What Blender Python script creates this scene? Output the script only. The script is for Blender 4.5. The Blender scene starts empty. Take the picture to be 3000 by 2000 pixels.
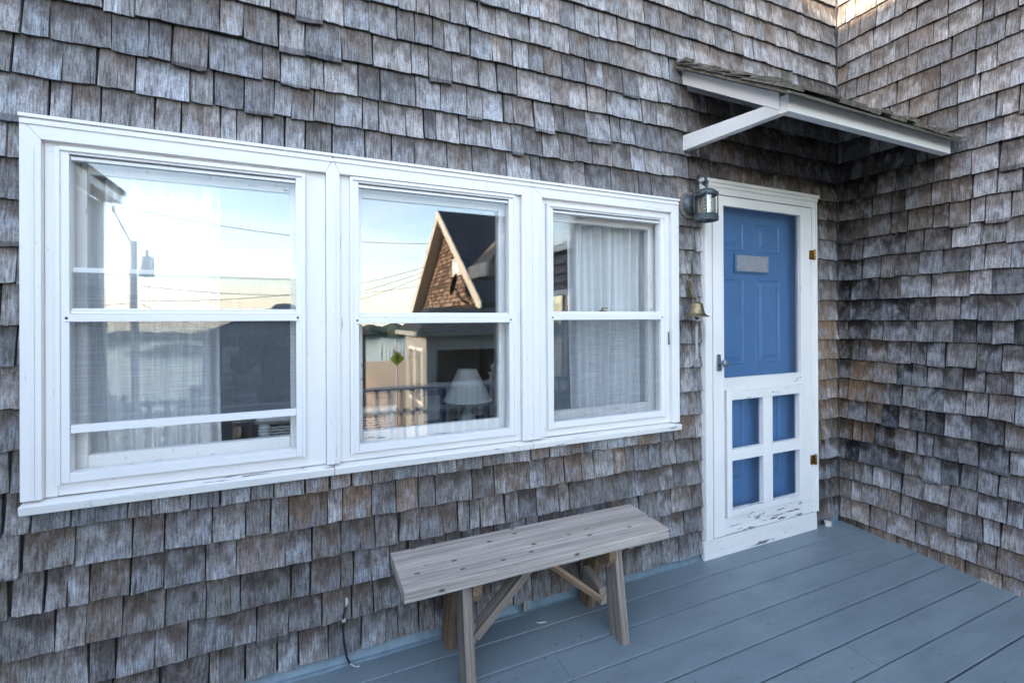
import bpy, bmesh, math, random
from mathutils import Vector, Matrix, noise as mnoise
random.seed(7)
R_ = math.radians
scene = bpy.context.scene
col = scene.collection

# ------------------------------------------------------------------ camera
YAW, PITCH, ROLL = 0.423952, 0.00221942, -0.00467665
cam_d = bpy.data.cameras.new('camera'); cam = bpy.data.objects.new('camera', cam_d); col.objects.link(cam)
scene.camera = cam
_f = Vector((math.sin(YAW), math.cos(YAW), 0)); _r = Vector((math.cos(YAW), -math.sin(YAW), 0)); _u = Vector((0, 0, 1))
_f2 = _f*math.cos(PITCH)+_u*math.sin(PITCH); _u2 = _u*math.cos(PITCH)-_f*math.sin(PITCH)
_R = _r*math.cos(ROLL)+_u2*math.sin(ROLL); _U = _u2*math.cos(ROLL)-_r*math.sin(ROLL)
CAM = Vector((0, -2.0, 1.372))
cam.matrix_world = Matrix(((_R.x, _U.x, -_f2.x, CAM.x), (_R.y, _U.y, -_f2.y, CAM.y), (_R.z, _U.z, -_f2.z, CAM.z), (0, 0, 0, 1)))
cam_d.sensor_width = 36; cam_d.lens = 1377.487/3000*36
cam_d.shift_y = -(1000-933.389)/3000
cam_d.clip_start = 0.01; cam_d.clip_end = 5000

# ------------------------------------------------------------------ sky, sun, exposure
SUN_EL, SUN_ROT = R_(15), R_(254)
world = bpy.data.worlds.new('World'); scene.world = world; world.use_nodes = True
wn = world.node_tree; wbg = wn.nodes['Background']
sky = wn.nodes.new('ShaderNodeTexSky'); sky.sky_type = 'NISHITA'; sky.sun_disc = False
sky.sun_elevation = SUN_EL; sky.sun_rotation = SUN_ROT; sky.air_density = 0.9; sky.dust_density = 0.6; sky.ozone_density = 0.5
tc = wn.nodes.new('ShaderNodeTexCoord'); mp = wn.nodes.new('ShaderNodeMapping'); mp.inputs['Scale'].default_value = (1, 1, 4.5)
cn = wn.nodes.new('ShaderNodeTexNoise'); cn.inputs['Scale'].default_value = 2.2; cn.inputs['Detail'].default_value = 6; cn.inputs['Roughness'].default_value = .55
wn.links.new(tc.outputs['Generated'], mp.inputs[0]); wn.links.new(mp.outputs[0], cn.inputs['Vector'])
sxyz = wn.nodes.new('ShaderNodeSeparateXYZ'); wn.links.new(tc.outputs['Generated'], sxyz.inputs[0])
r1 = wn.nodes.new('ShaderNodeMapRange'); r1.inputs[1].default_value = .52; r1.inputs[2].default_value = .74; wn.links.new(cn.outputs['Fac'], r1.inputs[0])
r2 = wn.nodes.new('ShaderNodeMapRange'); r2.inputs[1].default_value = .45; r2.inputs[2].default_value = .04; wn.links.new(sxyz.outputs[2], r2.inputs[0])
mul = wn.nodes.new('ShaderNodeMath'); mul.operation = 'MULTIPLY'; wn.links.new(r1.outputs[0], mul.inputs[0]); wn.links.new(r2.outputs[0], mul.inputs[1])
add = wn.nodes.new('ShaderNodeMath'); add.operation = 'MULTIPLY_ADD'; add.use_clamp = True; wn.links.new(mul.outputs[0], add.inputs[0]); add.inputs[1].default_value = .9; add.inputs[2].default_value = .06
hz = wn.nodes.new('ShaderNodeMapRange'); hz.interpolation_type = 'SMOOTHSTEP'; hz.inputs[1].default_value = .11; hz.inputs[2].default_value = -.02; hz.inputs[3].default_value = 0; hz.inputs[4].default_value = .88; wn.links.new(sxyz.outputs[2], hz.inputs[0])
mxx = wn.nodes.new('ShaderNodeMath'); mxx.operation = 'MAXIMUM'; wn.links.new(add.outputs[0], mxx.inputs[0]); wn.links.new(hz.outputs[0], mxx.inputs[1])
cm = wn.nodes.new('ShaderNodeMixRGB'); wn.links.new(mxx.outputs[0], cm.inputs[0]); wn.links.new(sky.outputs[0], cm.inputs[1]); cm.inputs[2].default_value = (4.5, 3.85, 3.3, 1)
wn.links.new(cm.outputs[0], wbg.inputs[0]); wbg.inputs[1].default_value = 0.15
sun_d = bpy.data.lights.new('sun', 'SUN'); sun_d.energy = 2.2; sun_d.angle = R_(.5); sun_d.color = (1, .80, .58)
sun = bpy.data.objects.new('sun', sun_d); col.objects.link(sun)
sdir = Vector((math.sin(SUN_ROT)*math.cos(SUN_EL), math.cos(SUN_ROT)*math.cos(SUN_EL), math.sin(SUN_EL)))
sun.rotation_euler = sdir.to_track_quat('Z', 'Y').to_euler(); sun.location = sdir*30
scene.view_settings.view_transform = 'Standard'; scene.view_settings.look = 'None'
scene.view_settings.exposure = 3.30; scene.view_settings.gamma = 1
scene.cycles.max_bounces = 10; scene.cycles.transparent_max_bounces = 16; scene.cycles.glossy_bounces = 5

# ------------------------------------------------------------------ object helpers
def tag(o, label=None, cat=None, group=None, kind=None):
    if label: o['label'] = label
    if cat: o['category'] = cat
    if group: o['group'] = group
    if kind: o['kind'] = kind
    return o
def empty(name, loc=(0, 0, 0), parent=None):
    o = bpy.data.objects.new(name, None); col.objects.link(o); o.location = loc; o.empty_display_size = .1
    if parent: o.parent = parent
    return o
def link(name, me, parent=None):
    o = bpy.data.objects.new(name, me); col.objects.link(o)
    if parent:
        o.parent = parent
        o.matrix_parent_inverse = Matrix.Translation(parent.location).inverted() if parent.type == 'EMPTY' else Matrix()
    return o
class MB:
    """collects faces in world space, with a uv in metres (u along the grain)"""
    def __init__(s): s.v = []; s.f = []; s.uv = []; s.sm = []
    def face(s, pts, uvs=None, smooth=False):
        b = len(s.v); s.v += [tuple(p) for p in pts]; s.f.append(list(range(b, b+len(pts))))
        s.uv.append(uvs or [(p[0], p[2]) for p in pts]); s.sm.append(smooth)
    def hexa(s, c, L=None, off=None):
        """c: 8 corners 0-3 bottom loop, 4-7 top loop; L grain axis"""
        c = [Vector(p) for p in c]
        ctr = sum(c, Vector())/8
        if L is None:
            e = [(c[1]-c[0]), (c[3]-c[0]), (c[4]-c[0])]; L = max(e, key=lambda q: q.length)
        L = Vector(L).normalized(); W = L.orthogonal().normalized(); T = L.cross(W)
        off = random.random()*40 if off is None else off
        q = [(3, 2, 1, 0), (4, 5, 6, 7), (0, 1, 5, 4), (1, 2, 6, 5), (2, 3, 7, 6), (3, 0, 4, 7)]
        for i in q:
            pts = [c[k] for k in i]
            n = (pts[1]-pts[0]).cross(pts[2]-pts[0])
            if n.dot(sum(pts, Vector())/4-ctr) < 0: pts.reverse()
            n.normalize(); V2 = n.cross(L)
            if V2.length > .5: V2.normalize(); k = off+.37*(q.index(i)); s.face(pts, [(p.dot(L)+off, p.dot(V2)+k) for p in pts])
            else: s.face(pts, [(p.dot(W)*.12+off, p.dot(T)+off) for p in pts])
    def box(s, x0, x1, y0, y1, z0, z1, L=None):
        s.hexa([(x0, y0, z0), (x1, y0, z0), (x1, y1, z0), (x0, y1, z0), (x0, y0, z1), (x1, y0, z1), (x1, y1, z1), (x0, y1, z1)], L)
    def beam(s, p0, p1, w, t, up=(0, 0, 1)):
        """beam from p0 to p1; t = thickness along 'up' side, w = width across"""
        p0, p1 = Vector(p0), Vector(p1); L = (p1-p0).normalized(); W = L.cross(Vector(up)).normalized(); T = W.cross(L)
        c = []
        for p in (p0, p1):
            for a, b in ((-1, -1), (1, -1), (1, 1), (-1, 1)): c.append(p+W*a*w/2+T*b*t/2)
        s.hexa(c, L)
    def tube(s, pts, r, n=8, cap=True, smooth=True):
        pts = [Vector(p) for p in pts]; rs = r if isinstance(r, (list, tuple)) else [r]*len(pts)
        rings = []; prev = None
        for i, p in enumerate(pts):
            d = (pts[min(i+1, len(pts)-1)]-pts[max(i-1, 0)]).normalized()
            if prev is None: a = d.orthogonal().normalized()
            else: a = (prev-d*prev.dot(d)).normalized()
            prev = a; b = d.cross(a)
            rings.append([p+(a*math.cos(2*math.pi*k/n)+b*math.sin(2*math.pi*k/n))*rs[i] for k in range(n)])
        for i in range(len(rings)-1):
            for k in range(n):
                k2 = (k+1) % n
                s.face([rings[i][k], rings[i][k2], rings[i+1][k2], rings[i+1][k]], [(i*.1, k*.02)]*4, smooth)
        if cap: s.face(list(reversed(rings[0]))); s.face(rings[-1])
    def lathe(s, ctr, prof, n=24, smooth=True, axis='z'):
        """prof: list of (r, h) along the axis"""
        ctr = Vector(ctr)
        def P(r, h, k):
            a = 2*math.pi*k/n; x, y = r*math.cos(a), r*math.sin(a)
            return ctr+(Vector((x, y, h)) if axis == 'z' else Vector((x, h, y)) if axis == 'y' else Vector((h, x, y)))
        for i in range(len(prof)-1):
            for k in range(n):
                a, b = prof[i], prof[i+1]
                pts = [P(a[0], a[1], k), P(a[0], a[1], k+1), P(b[0], b[1], k+1), P(b[0], b[1], k)]
                if axis == 'y': pts.reverse()
                if a[0] < 1e-6: pts = [pts[0], pts[2], pts[3]]
                elif b[0] < 1e-6: pts = pts[:3]
                s.face(pts, None, smooth)
    def build(s, name, m, parent=None, bevel=0, weld=True, solid=False):
        me = bpy.data.meshes.new(name); me.from_pydata(s.v, [], s.f); uvl = me.uv_layers.new(name='UVMap')
        i = 0
        for fu in s.uv:
            for q in fu: uvl.data[i].uv = q; i += 1
        for p, b in zip(me.polygons, s.sm): p.use_smooth = b
        if weld or bevel:
            bm = bmesh.new(); bm.from_mesh(me); bmesh.ops.remove_doubles(bm, verts=bm.verts, dist=1e-5)
            if bevel: bmesh.ops.bevel(bm, geom=[e for e in bm.edges if e.calc_face_angle(0) > .5], offset=bevel, segments=2, affect='EDGES', profile=.6)
            bm.to_mesh(me); bm.free()
        me.materials.append(m); me.update()
        return link(name, me, parent)

# ------------------------------------------------------------------ materials
def newmat(name):
    m = bpy.data.materials.new(name); m.use_nodes = True; nt = m.node_tree
    return m, nt, nt.nodes['Principled BSDF']
class N:
    def __init__(s, nt): s.nt = nt
    def n(s, t, **kw):
        x = s.nt.nodes.new(t)
        for k, v in kw.items(): setattr(x, k, v)
        return x
    def l(s, a, b): s.nt.links.new(a, b)
    def val(s, sock, v):
        if hasattr(v, 'default_value') and hasattr(v, 'is_output'): s.l(v, sock)
        else: sock.default_value = v
    def math(s, op, a, b=0., c=0., clamp=False):
        x = s.n('ShaderNodeMath', operation=op); x.use_clamp = clamp
        s.val(x.inputs[0], a); s.val(x.inputs[1], b); s.val(x.inputs[2], c); return x.outputs[0]
    def mapr(s, v, a, b, c=0., d=1.):
        x = s.n('ShaderNodeMapRange'); x.interpolation_type = 'SMOOTHSTEP'; s.val(x.inputs[0], v)
        for i, q in enumerate((a, b, c, d)): x.inputs[i+1].default_value = q
        return x.outputs[0]
    def mix(s, f, a, b, mode='MIX'):
        x = s.n('ShaderNodeMixRGB', blend_type=mode); s.val(x.inputs[0], f); s.val(x.inputs[1], a); s.val(x.inputs[2], b); return x.outputs[0]
    def mapping(s, v, scale=(1, 1, 1), loc=None):
        x = s.n('ShaderNodeMapping'); s.l(v, x.inputs[0]); x.inputs['Scale'].default_value = scale
        if loc is not None: s.val(x.inputs['Location'], loc)
        return x.outputs[0]
    def noise(s, v, scale=1., detail=3., rough=.55, dist=0.):
        x = s.n('ShaderNodeTexNoise'); s.l(v, x.inputs['Vector']); x.inputs['Scale'].default_value = scale
        x.inputs['Detail'].default_value = detail; x.inputs['Roughness'].default_value = rough; x.inputs['Distortion'].default_value = dist
        return x.outputs['Fac']
    def uv(s): return s.n('ShaderNodeTexCoord').outputs['UV']
    def obj(s): return s.n('ShaderNodeTexCoord').outputs['Object']
    def bump(s, h, strength, dist, target):
        x = s.n('ShaderNodeBump'); x.inputs['Strength'].default_value = strength; x.inputs['Distance'].default_value = dist
        s.l(h, x.inputs['Height']); s.l(x.outputs[0], target)
def c4(*c): return (c[0], c[1], c[2], 1)

def mat_shingle():
    m, nt, p = newmat('weathered_cedar'); g = N(nt)
    at = g.n('ShaderNodeAttribute'); at.attribute_name = 'tint'; sep = g.n('ShaderNodeSeparateColor'); g.l(at.outputs['Color'], sep.inputs[0])
    brown, dark, seed = sep.outputs[0], sep.outputs[1], sep.outputs[2]
    uv = g.uv(); su = g.n('ShaderNodeSeparateXYZ'); g.l(uv, su.inputs[0])
    sx = g.math('MULTIPLY', seed, 57.0); cb = g.n('ShaderNodeCombineXYZ'); g.l(sx, cb.inputs[0]); g.l(sx, cb.inputs[1]); g.l(sx, cb.inputs[2])
    vm = g.n('ShaderNodeVectorMath', operation='ADD'); g.l(uv, vm.inputs[0]); g.l(cb.outputs[0], vm.inputs[1]); V = vm.outputs[0]
    fine = g.noise(g.mapping(V, (230, 17, 1)), 1, 3, .7, .5)
    mid = g.noise(g.mapping(V, (75, 8, 1)), 1, 3, .6, 1.6)
    blot = g.noise(g.mapping(V, (22, 14, 1)), 1, 3, .55)
    tex = g.noise(g.mapping(V, (170, 110, 1)), 1, 3, .65)
    grain = g.math('ADD', g.math('MULTIPLY', fine, .5), g.math('MULTIPLY', mid, .35)); grain = g.math('ADD', grain, g.math('MULTIPLY', tex, .22))
    gm = g.mapr(grain, .35, .74)
    base = g.mix(gm, c4(.090, .088, .090), c4(.53, .53, .545))
    base = g.mix(g.mapr(blot, .42, .66, 0, .7), base, g.mix(1, base, c4(.62, .60, .60), 'MULTIPLY'))
    hs = g.math('FRACT', g.math('MULTIPLY', seed, 17.3)); hv = g.mapr(hs, 0, 1, .62, 1.24); hc = g.n('ShaderNodeCombineColor')
    hw = g.math('FRACT', g.math('MULTIPLY', seed, 41.7)); g.l(g.math('MULTIPLY', hv, g.mapr(hw, 0, 1, .97, 1.05)), hc.inputs[0]); g.l(hv, hc.inputs[1]); g.l(g.math('MULTIPLY', hv, g.mapr(hw, 0, 1, 1.03, .95)), hc.inputs[2])
    base = g.mix(1, base, hc.outputs[0], 'MULTIPLY')
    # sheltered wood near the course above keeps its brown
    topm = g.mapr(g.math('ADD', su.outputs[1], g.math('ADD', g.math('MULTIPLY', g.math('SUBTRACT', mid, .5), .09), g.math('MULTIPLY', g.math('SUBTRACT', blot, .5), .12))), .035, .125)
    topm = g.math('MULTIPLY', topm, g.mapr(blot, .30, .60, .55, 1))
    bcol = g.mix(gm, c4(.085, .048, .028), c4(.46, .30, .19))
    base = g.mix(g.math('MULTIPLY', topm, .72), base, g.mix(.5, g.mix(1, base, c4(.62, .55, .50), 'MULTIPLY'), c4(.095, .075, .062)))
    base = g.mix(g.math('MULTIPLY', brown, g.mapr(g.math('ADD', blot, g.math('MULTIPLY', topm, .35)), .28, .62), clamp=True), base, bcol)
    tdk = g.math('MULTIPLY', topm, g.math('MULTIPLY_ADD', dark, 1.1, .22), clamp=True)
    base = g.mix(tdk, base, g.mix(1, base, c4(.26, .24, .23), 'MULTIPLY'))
    ofs = g.math('SUBTRACT', 1.0, g.math('MULTIPLY', dark, g.mapr(blot, .2, .6, .55, 1.)))
    cg = g.n('ShaderNodeCombineColor')
    for i in range(3): g.l(g.math('ADD', ofs, g.math('MULTIPLY', dark, .02*i)), cg.inputs[i])
    base = g.mix(1, base, cg.outputs[0], 'MULTIPLY')
    # painted joint shade and grime, a shade line under each butt, dark cut ends
    gap_shade_butt = g.math('MAXIMUM', g.mapr(su.outputs[1], .127, .137), g.mapr(su.outputs[1], -.002, -.008, 0, .55))
    base = g.mix(g.math('MULTIPLY', gap_shade_butt, .88), base, c4(.022, .020, .020))
    g.l(base, p.inputs['Base Color']); p.inputs['Roughness'].default_value = .93; p.inputs['Specular IOR Level'].default_value = .25
    g.bump(grain, .6, .003, p.inputs['Normal'])
    return m
def mat_paint(name, c, dirt=.12, peel=None, rough=.5, grainy=.15, under=(.16, .15, .145), cracks=True):
    """painted wood; peel = (threshold lo, hi)"""
    m, nt, p = newmat(name); g = N(nt); uv = g.uv(); ob = g.obj()
    n1 = g.noise(g.mapping(uv, (3, 14, 1)), 1, 4, .6); n2 = g.noise(g.mapping(uv, (18, 420, 1)), 1, 3, .6)
    base = g.mix(g.mapr(n1, .35, .75, 0, dirt), c4(*c), c4(c[0]*.62, c[1]*.62, c[2]*.60))
    if 'deck' in name:
        oi = g.n('ShaderNodeObjectInfo').outputs['Random']; base = g.mix(g.mapr(oi, 0, 1, 0, .35), base, c4(c[0]*.72, c[1]*.74, c[2]*.80))
        wp = g.noise(g.mapping(ob, (1.3, 2.2, 1)), 1, 4, .6); base = g.mix(g.mapr(wp, .48, .72, 0, .45), base, c4(c[0]*1.35, c[1]*1.28, c[2]*1.2))
        sc = g.noise(g.mapping(uv, (9, 190, 1)), 1, 3, .7); base = g.mix(g.mapr(sc, .64, .70, 0, .55), base, c4(c[0]*.35, c[1]*.35, c[2]*.38))
    sp = g.noise(g.mapping(ob, (60, 60, 60)), 1, 2, .6); base = g.mix(g.mapr(sp, .66, .74, 0, dirt*2.2), base, c4(c[0]*.5, c[1]*.5, c[2]*.48))
    h = g.math('MULTIPLY', n2, grainy)
    if cracks:
        cr = g.noise(g.mapping(uv, (5, 130, 1)), 1, 3, .6, .6); ck = g.mapr(cr, .705, .735, 0, .75); base = g.mix(ck, base, c4(.10, .095, .09)); h = g.math('SUBTRACT', h, ck)
    if peel:
        pz = g.noise(g.mapping(uv, (7, 48, 1)), 1, 5, .68, .35); big = g.noise(g.mapping(uv, (2.2, 6, 1)), 1, 2, .5)
        pk = g.mapr(g.math('ADD', pz, g.math('MULTIPLY', g.math('SUBTRACT', big, .5), .55)), peel[0], peel[1])
        wood = g.mix(n2, c4(*(q*.45 for q in under)), c4(*(q*1.3 for q in under)))
        base = g.mix(pk, base, wood); h = g.math('SUBTRACT', h, g.math('MULTIPLY', pk, 1.2))
    g.l(base, p.inputs['Base Color']); p.inputs['Roughness'].default_value = rough
    g.bump(h, .5, .0012, p.inputs['Normal'])
    return m
def mat_wood(name, a, b, brownc=(.26, .15, .08), brown=.25, knots=True):
    m, nt, p = newmat(name); g = N(nt); uv = g.uv()
    w = g.noise(g.mapping(uv, (1.2, 16, 1)), 1, 2, .5, 1.2)
    fine = g.noise(g.mapping(uv, (5, 190, 1)), 1, 4, .65, .2); ring = g.noise(g.mapping(uv, (1.1, 52, 1)), 1, 3, .6, .9)
    gr = g.mapr(g.math('ADD', g.math('MULTIPLY', fine, .45), g.math('MULTIPLY', ring, .55)), .36, .66)
    base = g.mix(gr, c4(*a), c4(*b)); base = g.mix(g.mapr(w, .5, .8, 0, brown), base, c4(*brownc))
    ck = g.mapr(g.noise(g.mapping(uv, (3, 150, 1)), 1, 2, .5, .5), .73, .75, 0, .85); base = g.mix(ck, base, c4(.04, .035, .03))
    h = g.math('SUBTRACT', gr, ck)
    if knots:
        vo = g.n('ShaderNodeTexVoronoi'); vo.feature = 'F1'; vo.voronoi_dimensions = '2D'; vo.inputs['Scale'].default_value = 1; g.l(g.mapping(uv, (6.5, 13, 1)), vo.inputs['Vector']); vo.inputs['Randomness'].default_value = 1
        sz = g.n('ShaderNodeSeparateColor'); g.l(vo.outputs['Color'], sz.inputs[0]); on = g.mapr(sz.outputs[0], .40, .44)
        kd = g.math('ADD', vo.outputs['Distance'], g.math('MULTIPLY', g.math('SUBTRACT', fine, .5), .05))
        halo = g.math('MULTIPLY', g.mapr(kd, .10, .24, 1, 0), on); k = g.math('MULTIPLY', g.mapr(kd, .060, .095, 1, 0), on)
        rg = g.math('SINE', g.math('MULTIPLY', kd, 150.0))
        base = g.mix(g.math('MULTIPLY', halo, .4), base, g.mix(g.mapr(rg, -1, 1), c4(a[0]*.8, a[1]*.75, a[2]*.7), c4(*b)))
        base = g.mix(g.math('MULTIPLY', k, .88), base, g.mix(g.mapr(rg, -1, 1), c4(.055, .038, .03), c4(.13, .095, .075)))
    g.l(base, p.inputs['Base Color']); p.inputs['Roughness'].default_value = .82; p.inputs['Specular IOR Level'].default_value = .3
    g.bump(h, .6, .002, p.inputs['Normal'])
    return m
def mat_simple(name, c, rough=.6, metal=0., nz=0., scale=30, spec=.5, bump=0.):
    m, nt, p = newmat(name); g = N(nt); n = g.noise(g.mapping(g.obj(), (scale,)*3), 1, 4, .6)
    b = g.mix(g.mapr(n, .3, .75, 0, nz), c4(*c), c4(*(q*.45 for q in c))) if nz else None
    if nz: g.l(b, p.inputs['Base Color'])
    else: p.inputs['Base Color'].default_value = c4(*c)
    p.inputs['Roughness'].default_value = rough; p.inputs['Metallic'].default_value = metal; p.inputs['Specular IOR Level'].default_value = spec
    if bump: g.bump(n, bump, .003, p.inputs['Normal'])
    return m
def mat_glass(name, refl=.2, tint=(.985, .99, .99), wob=0.0):
    m = bpy.data.materials.new(name); m.use_nodes = True; nt = m.node_tree; nt.nodes.clear(); g = N(nt)
    out = g.n('ShaderNodeOutputMaterial'); mx = g.n('ShaderNodeMixShader'); tr = g.n('ShaderNodeBsdfTransparent'); gl = g.n('ShaderNodeBsdfGlossy')
    tr.inputs[0].default_value = c4(*tint); gl.inputs['Roughness'].default_value = .0; gl.inputs[0].default_value = (1, 1, 1, 1)
    lw = g.n('ShaderNodeLayerWeight'); lw.inputs[0].default_value = .5
    fac = g.math('POWER', lw.outputs['Facing'], 4.2); fac = g.math('MULTIPLY_ADD', fac, .7, refl, clamp=True)
    if wob:
        n = g.noise(g.mapping(g.obj(), (2.2, 2.2, 1.6)), 1, 1, .4); b = g.n('ShaderNodeBump'); b.inputs['Strength'].default_value = wob; b.inputs['Distance'].default_value = .02
        g.l(n, b.inputs['Height']); g.l(b.outputs[0], gl.inputs['Normal'])
    g.l(fac, mx.inputs[0]); g.l(tr.outputs[0], mx.inputs[1]); g.l(gl.outputs[0], mx.inputs[2]); g.l(mx.outputs[0], out.inputs[0])
    return m
def mat_screen(name, cover=.38, c=(.20, .23, .26), amp=.7):
    m = bpy.data.materials.new(name); m.use_nodes = True; nt = m.node_tree; nt.nodes.clear(); g = N(nt)
    out = g.n('ShaderNodeOutputMaterial'); mx = g.n('ShaderNodeMixShader'); tr = g.n('ShaderNodeBsdfTransparent'); df = g.n('ShaderNodeBsdfDiffuse')
    df.inputs[0].default_value = c4(*c); ob = g.obj()
    a = g.noise(g.mapping(ob, (330, 330, 6)), 1, 2, .6); b = g.noise(g.mapping(ob, (7, 7, 420)), 1, 2, .6)
    fac = g.math('MULTIPLY_ADD', g.math('SUBTRACT', g.math('ADD', a, b), 1.0), amp, cover, clamp=True)
    g.l(fac, mx.inputs[0]); g.l(tr.outputs[0], mx.inputs[1]); g.l(df.outputs[0], mx.inputs[2]); g.l(mx.outputs[0], out.inputs[0])
    return m
def mat_cloth(name, c, trans=.5, nz=.1):
    m = bpy.data.materials.new(name); m.use_nodes = True; nt = m.node_tree; nt.nodes.clear(); g = N(nt)
    out = g.n('ShaderNodeOutputMaterial'); mx = g.n('ShaderNodeMixShader'); a = g.n('ShaderNodeBsdfDiffuse'); b = g.n('ShaderNodeBsdfTranslucent')
    n = g.noise(g.mapping(g.obj(), (60, 60, 8)), 1, 3, .6); cc = g.mix(g.mapr(n, .3, .7, 0, nz*2), c4(*c), c4(*(q*.8 for q in c)))
    g.l(cc, a.inputs[0]); g.l(cc, b.inputs[0]); mx.inputs[0].default_value = trans
    g.l(a.outputs[0], mx.inputs[1]); g.l(b.outputs[0], mx.inputs[2]); g.l(mx.outputs[0], out.inputs[0])
    return m
def mat_rows(name, a, b, row=.13, wid=.12, bump=.5):
    """far shingles, siding and roofing: courses and joints in the material"""
    m, nt, p = newmat(name); g = N(nt); uv = g.uv()
    br = g.n('ShaderNodeTexBrick'); g.l(g.mapping(uv, (1, 1, 1)), br.inputs['Vector']); br.inputs['Scale'].default_value = 1
    br.inputs['Color1'].default_value = c4(*a); br.inputs['Color2'].default_value = c4(*b); br.inputs['Mortar'].default_value = c4(*(q*.3 for q in a))
    br.inputs['Mortar Size'].default_value = .006; br.inputs['Brick Width'].default_value = wid; br.inputs['Row Height'].default_value = row
    n = g.noise(g.mapping(uv, (60, 8, 1)), 1, 4, .6); cc = g.mix(g.mapr(n, .3, .7, 0, .5), br.outputs[0], c4(*(q*.5 for q in a)))
    g.l(cc, p.inputs['Base Color']); p.inputs['Roughness'].default_value = .9; p.inputs['Specular IOR Level'].default_value = .2
    g.bump(br.outputs['Fac'], bump, -.01, p.inputs['Normal']); return m

M = {}
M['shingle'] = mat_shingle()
M['white'] = mat_paint('white_paint', (.83, .80, .765), .12)
M['white_metal'] = mat_paint('white_aluminium', (.82, .80, .78), .06, None, .38, .03, cracks=False)
M['white_old'] = mat_paint('cracked_white_paint', (.79, .765, .73), .25, (.66, .69))
M['white_peel'] = mat_paint('peeling_white_paint', (.81, .785, .75), .25, (.56, .58))
M['deck'] = mat_paint('blue_grey_deck_paint', (.180, .226, .248), .5, (.77, .80), .45, .5, (.2, .2, .2))
M['flash'] = mat_simple('painted_flashing', (.17, .235, .275), .45, .1, .5, 18, bump=.3)
M['door'] = mat_paint('blue_door_paint', (.095, .225, .455), .18, None, .38, .1, cracks=False)
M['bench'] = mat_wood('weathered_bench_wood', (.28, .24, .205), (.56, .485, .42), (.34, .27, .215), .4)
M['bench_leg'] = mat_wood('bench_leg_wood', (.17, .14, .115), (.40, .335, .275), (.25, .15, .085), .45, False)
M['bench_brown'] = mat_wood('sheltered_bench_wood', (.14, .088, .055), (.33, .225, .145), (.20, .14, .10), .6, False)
M['rake'] = mat_wood('grey_roof_edge_wood', (.10, .095, .07), (.27, .25, .20), (.15, .13, .06), .5, False)
M['iron'] = mat_simple('aged_iron', (.10, .12, .13), .45, .4, .7, 45, bump=.4)
M['felt'] = mat_simple('dark_sheathing', (.035, .034, .036), .9)
M['plate'] = mat_wood('lamp_mounting_wood', (.10, .085, .07), (.27, .23, .2), knots=False)
M['brass'] = mat_simple('brass', (.42, .27, .10), .38, 1, .55, 60)
M['oldbrass'] = mat_simple('tarnished_brass', (.30, .245, .15), .5, 1, .6, 50)
M['knob'] = mat_simple('grey_blue_knob', (.22, .27, .32), .35, .7, .3)
M['steel'] = mat_simple('brushed_plate', (.50, .50, .50), .55, .1, .25, 25)
M['rope'] = mat_simple('white_rope', (.48, .48, .47), .9, 0, .4, 200)
M['bulb'] = mat_simple('bulb_glass', (.85, .85, .83), .3)
M['cable'] = mat_simple('black_cable', (.012, .012, .014), .45)
M['glass'] = mat_glass('storm_glass', .045, wob=.004)
M['sash_glass'] = mat_glass('sash_glass', .075, wob=.006)
M['lamp_glass'] = mat_glass('lantern_glass', .10, (.85, .84, .80))
M['screen'] = mat_screen('insect_screen', .20, amp=.32)
M['doorscreen'] = mat_screen('door_screen', .14, (.10, .15, .22), .12)
M['curtain'] = mat_cloth('sheer_curtain', (.90, .90, .89), .12, .03)
M['shade'] = mat_cloth('lamp_shade', (.90, .90, .87), .1, .02)
M['wicker'] = mat_simple('white_wicker', (.86, .85, .82), .6, 0, .25, 80)
M['room'] = mat_simple('room_paint', (.34, .34, .33), .9)
M['floorwood'] = mat_wood('room_floorboards', (.06, .045, .035), (.14, .10, .07))
M['darkwood'] = mat_wood('dark_table_wood', (.035, .03, .028), (.09, .07, .06))
M['siding'] = mat_rows('grey_clapboard', (.42, .42, .44), (.45, .45, .46), .11, 4.0)
M['farshingle'] = mat_rows('brown_shingle_gable', (.04, .026, .02), (.03, .02, .016), .22, .18, 1.)
M['farcedar'] = mat_wood('brown_cedar', (.05, .03, .022), (.26, .165, .115), (.07, .04, .028), .9, False)
M['farcedar2'] = mat_rows('sunlit_cedar', (.26, .21, .165), (.19, .15, .12), .14, .12, 1.)
M['greyshingle'] = mat_rows('grey_shingle_far', (.22, .20, .19), (.16, .15, .145), .14, .13)
M['slate'] = mat_rows('dark_roofing', (.035, .04, .05), (.05, .055, .065), .15, .3)
M['cream'] = mat_simple('cream_trim', (.50, .45, .38), .6, 0, .2)
M['porchpaint_shaded'] = mat_simple('porch_paint_shaded', (.30, .31, .31), .7, 0, .3, 3)  # cream greyed down: the porch's shade is put into its paint colour
M['dishmat'] = mat_simple('grey_dish', (.015, .014, .013), .8)
M['pole'] = mat_wood('utility_pole_wood', (.09, .075, .06), (.2, .17, .14), knots=False)
M['wire'] = mat_simple('wire_black', (.02, .02, .02), .6)
M['transformer'] = mat_simple('transformer_grey', (.42, .43, .44), .5)
M['yellow'] = mat_simple('yellow_green_sign', (.62, .80, .02), .5)
M['black'] = mat_simple('black_paint', (.01, .01, .01), .5)
M['coat'] = mat_simple('navy_coat', (.02, .03, .05), .85, 0, .4, 20)
M['cap'] = mat_simple('grey_cap', (.10, .12, .15), .9, 0, .3)
M['skin'] = mat_simple('skin', (.45, .28, .20), .55)
M['jeans'] = mat_simple('dark_trousers', (.03, .04, .07), .9, 0, .3)
M['camera'] = mat_simple('camera_black', (.015, .015, .016), .4)
M['rail'] = mat_paint('white_rail_paint', (.82, .82, .80), .2, cracks=False)
M['window_dark'] = mat_glass('far_window_glass', .25)
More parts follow.
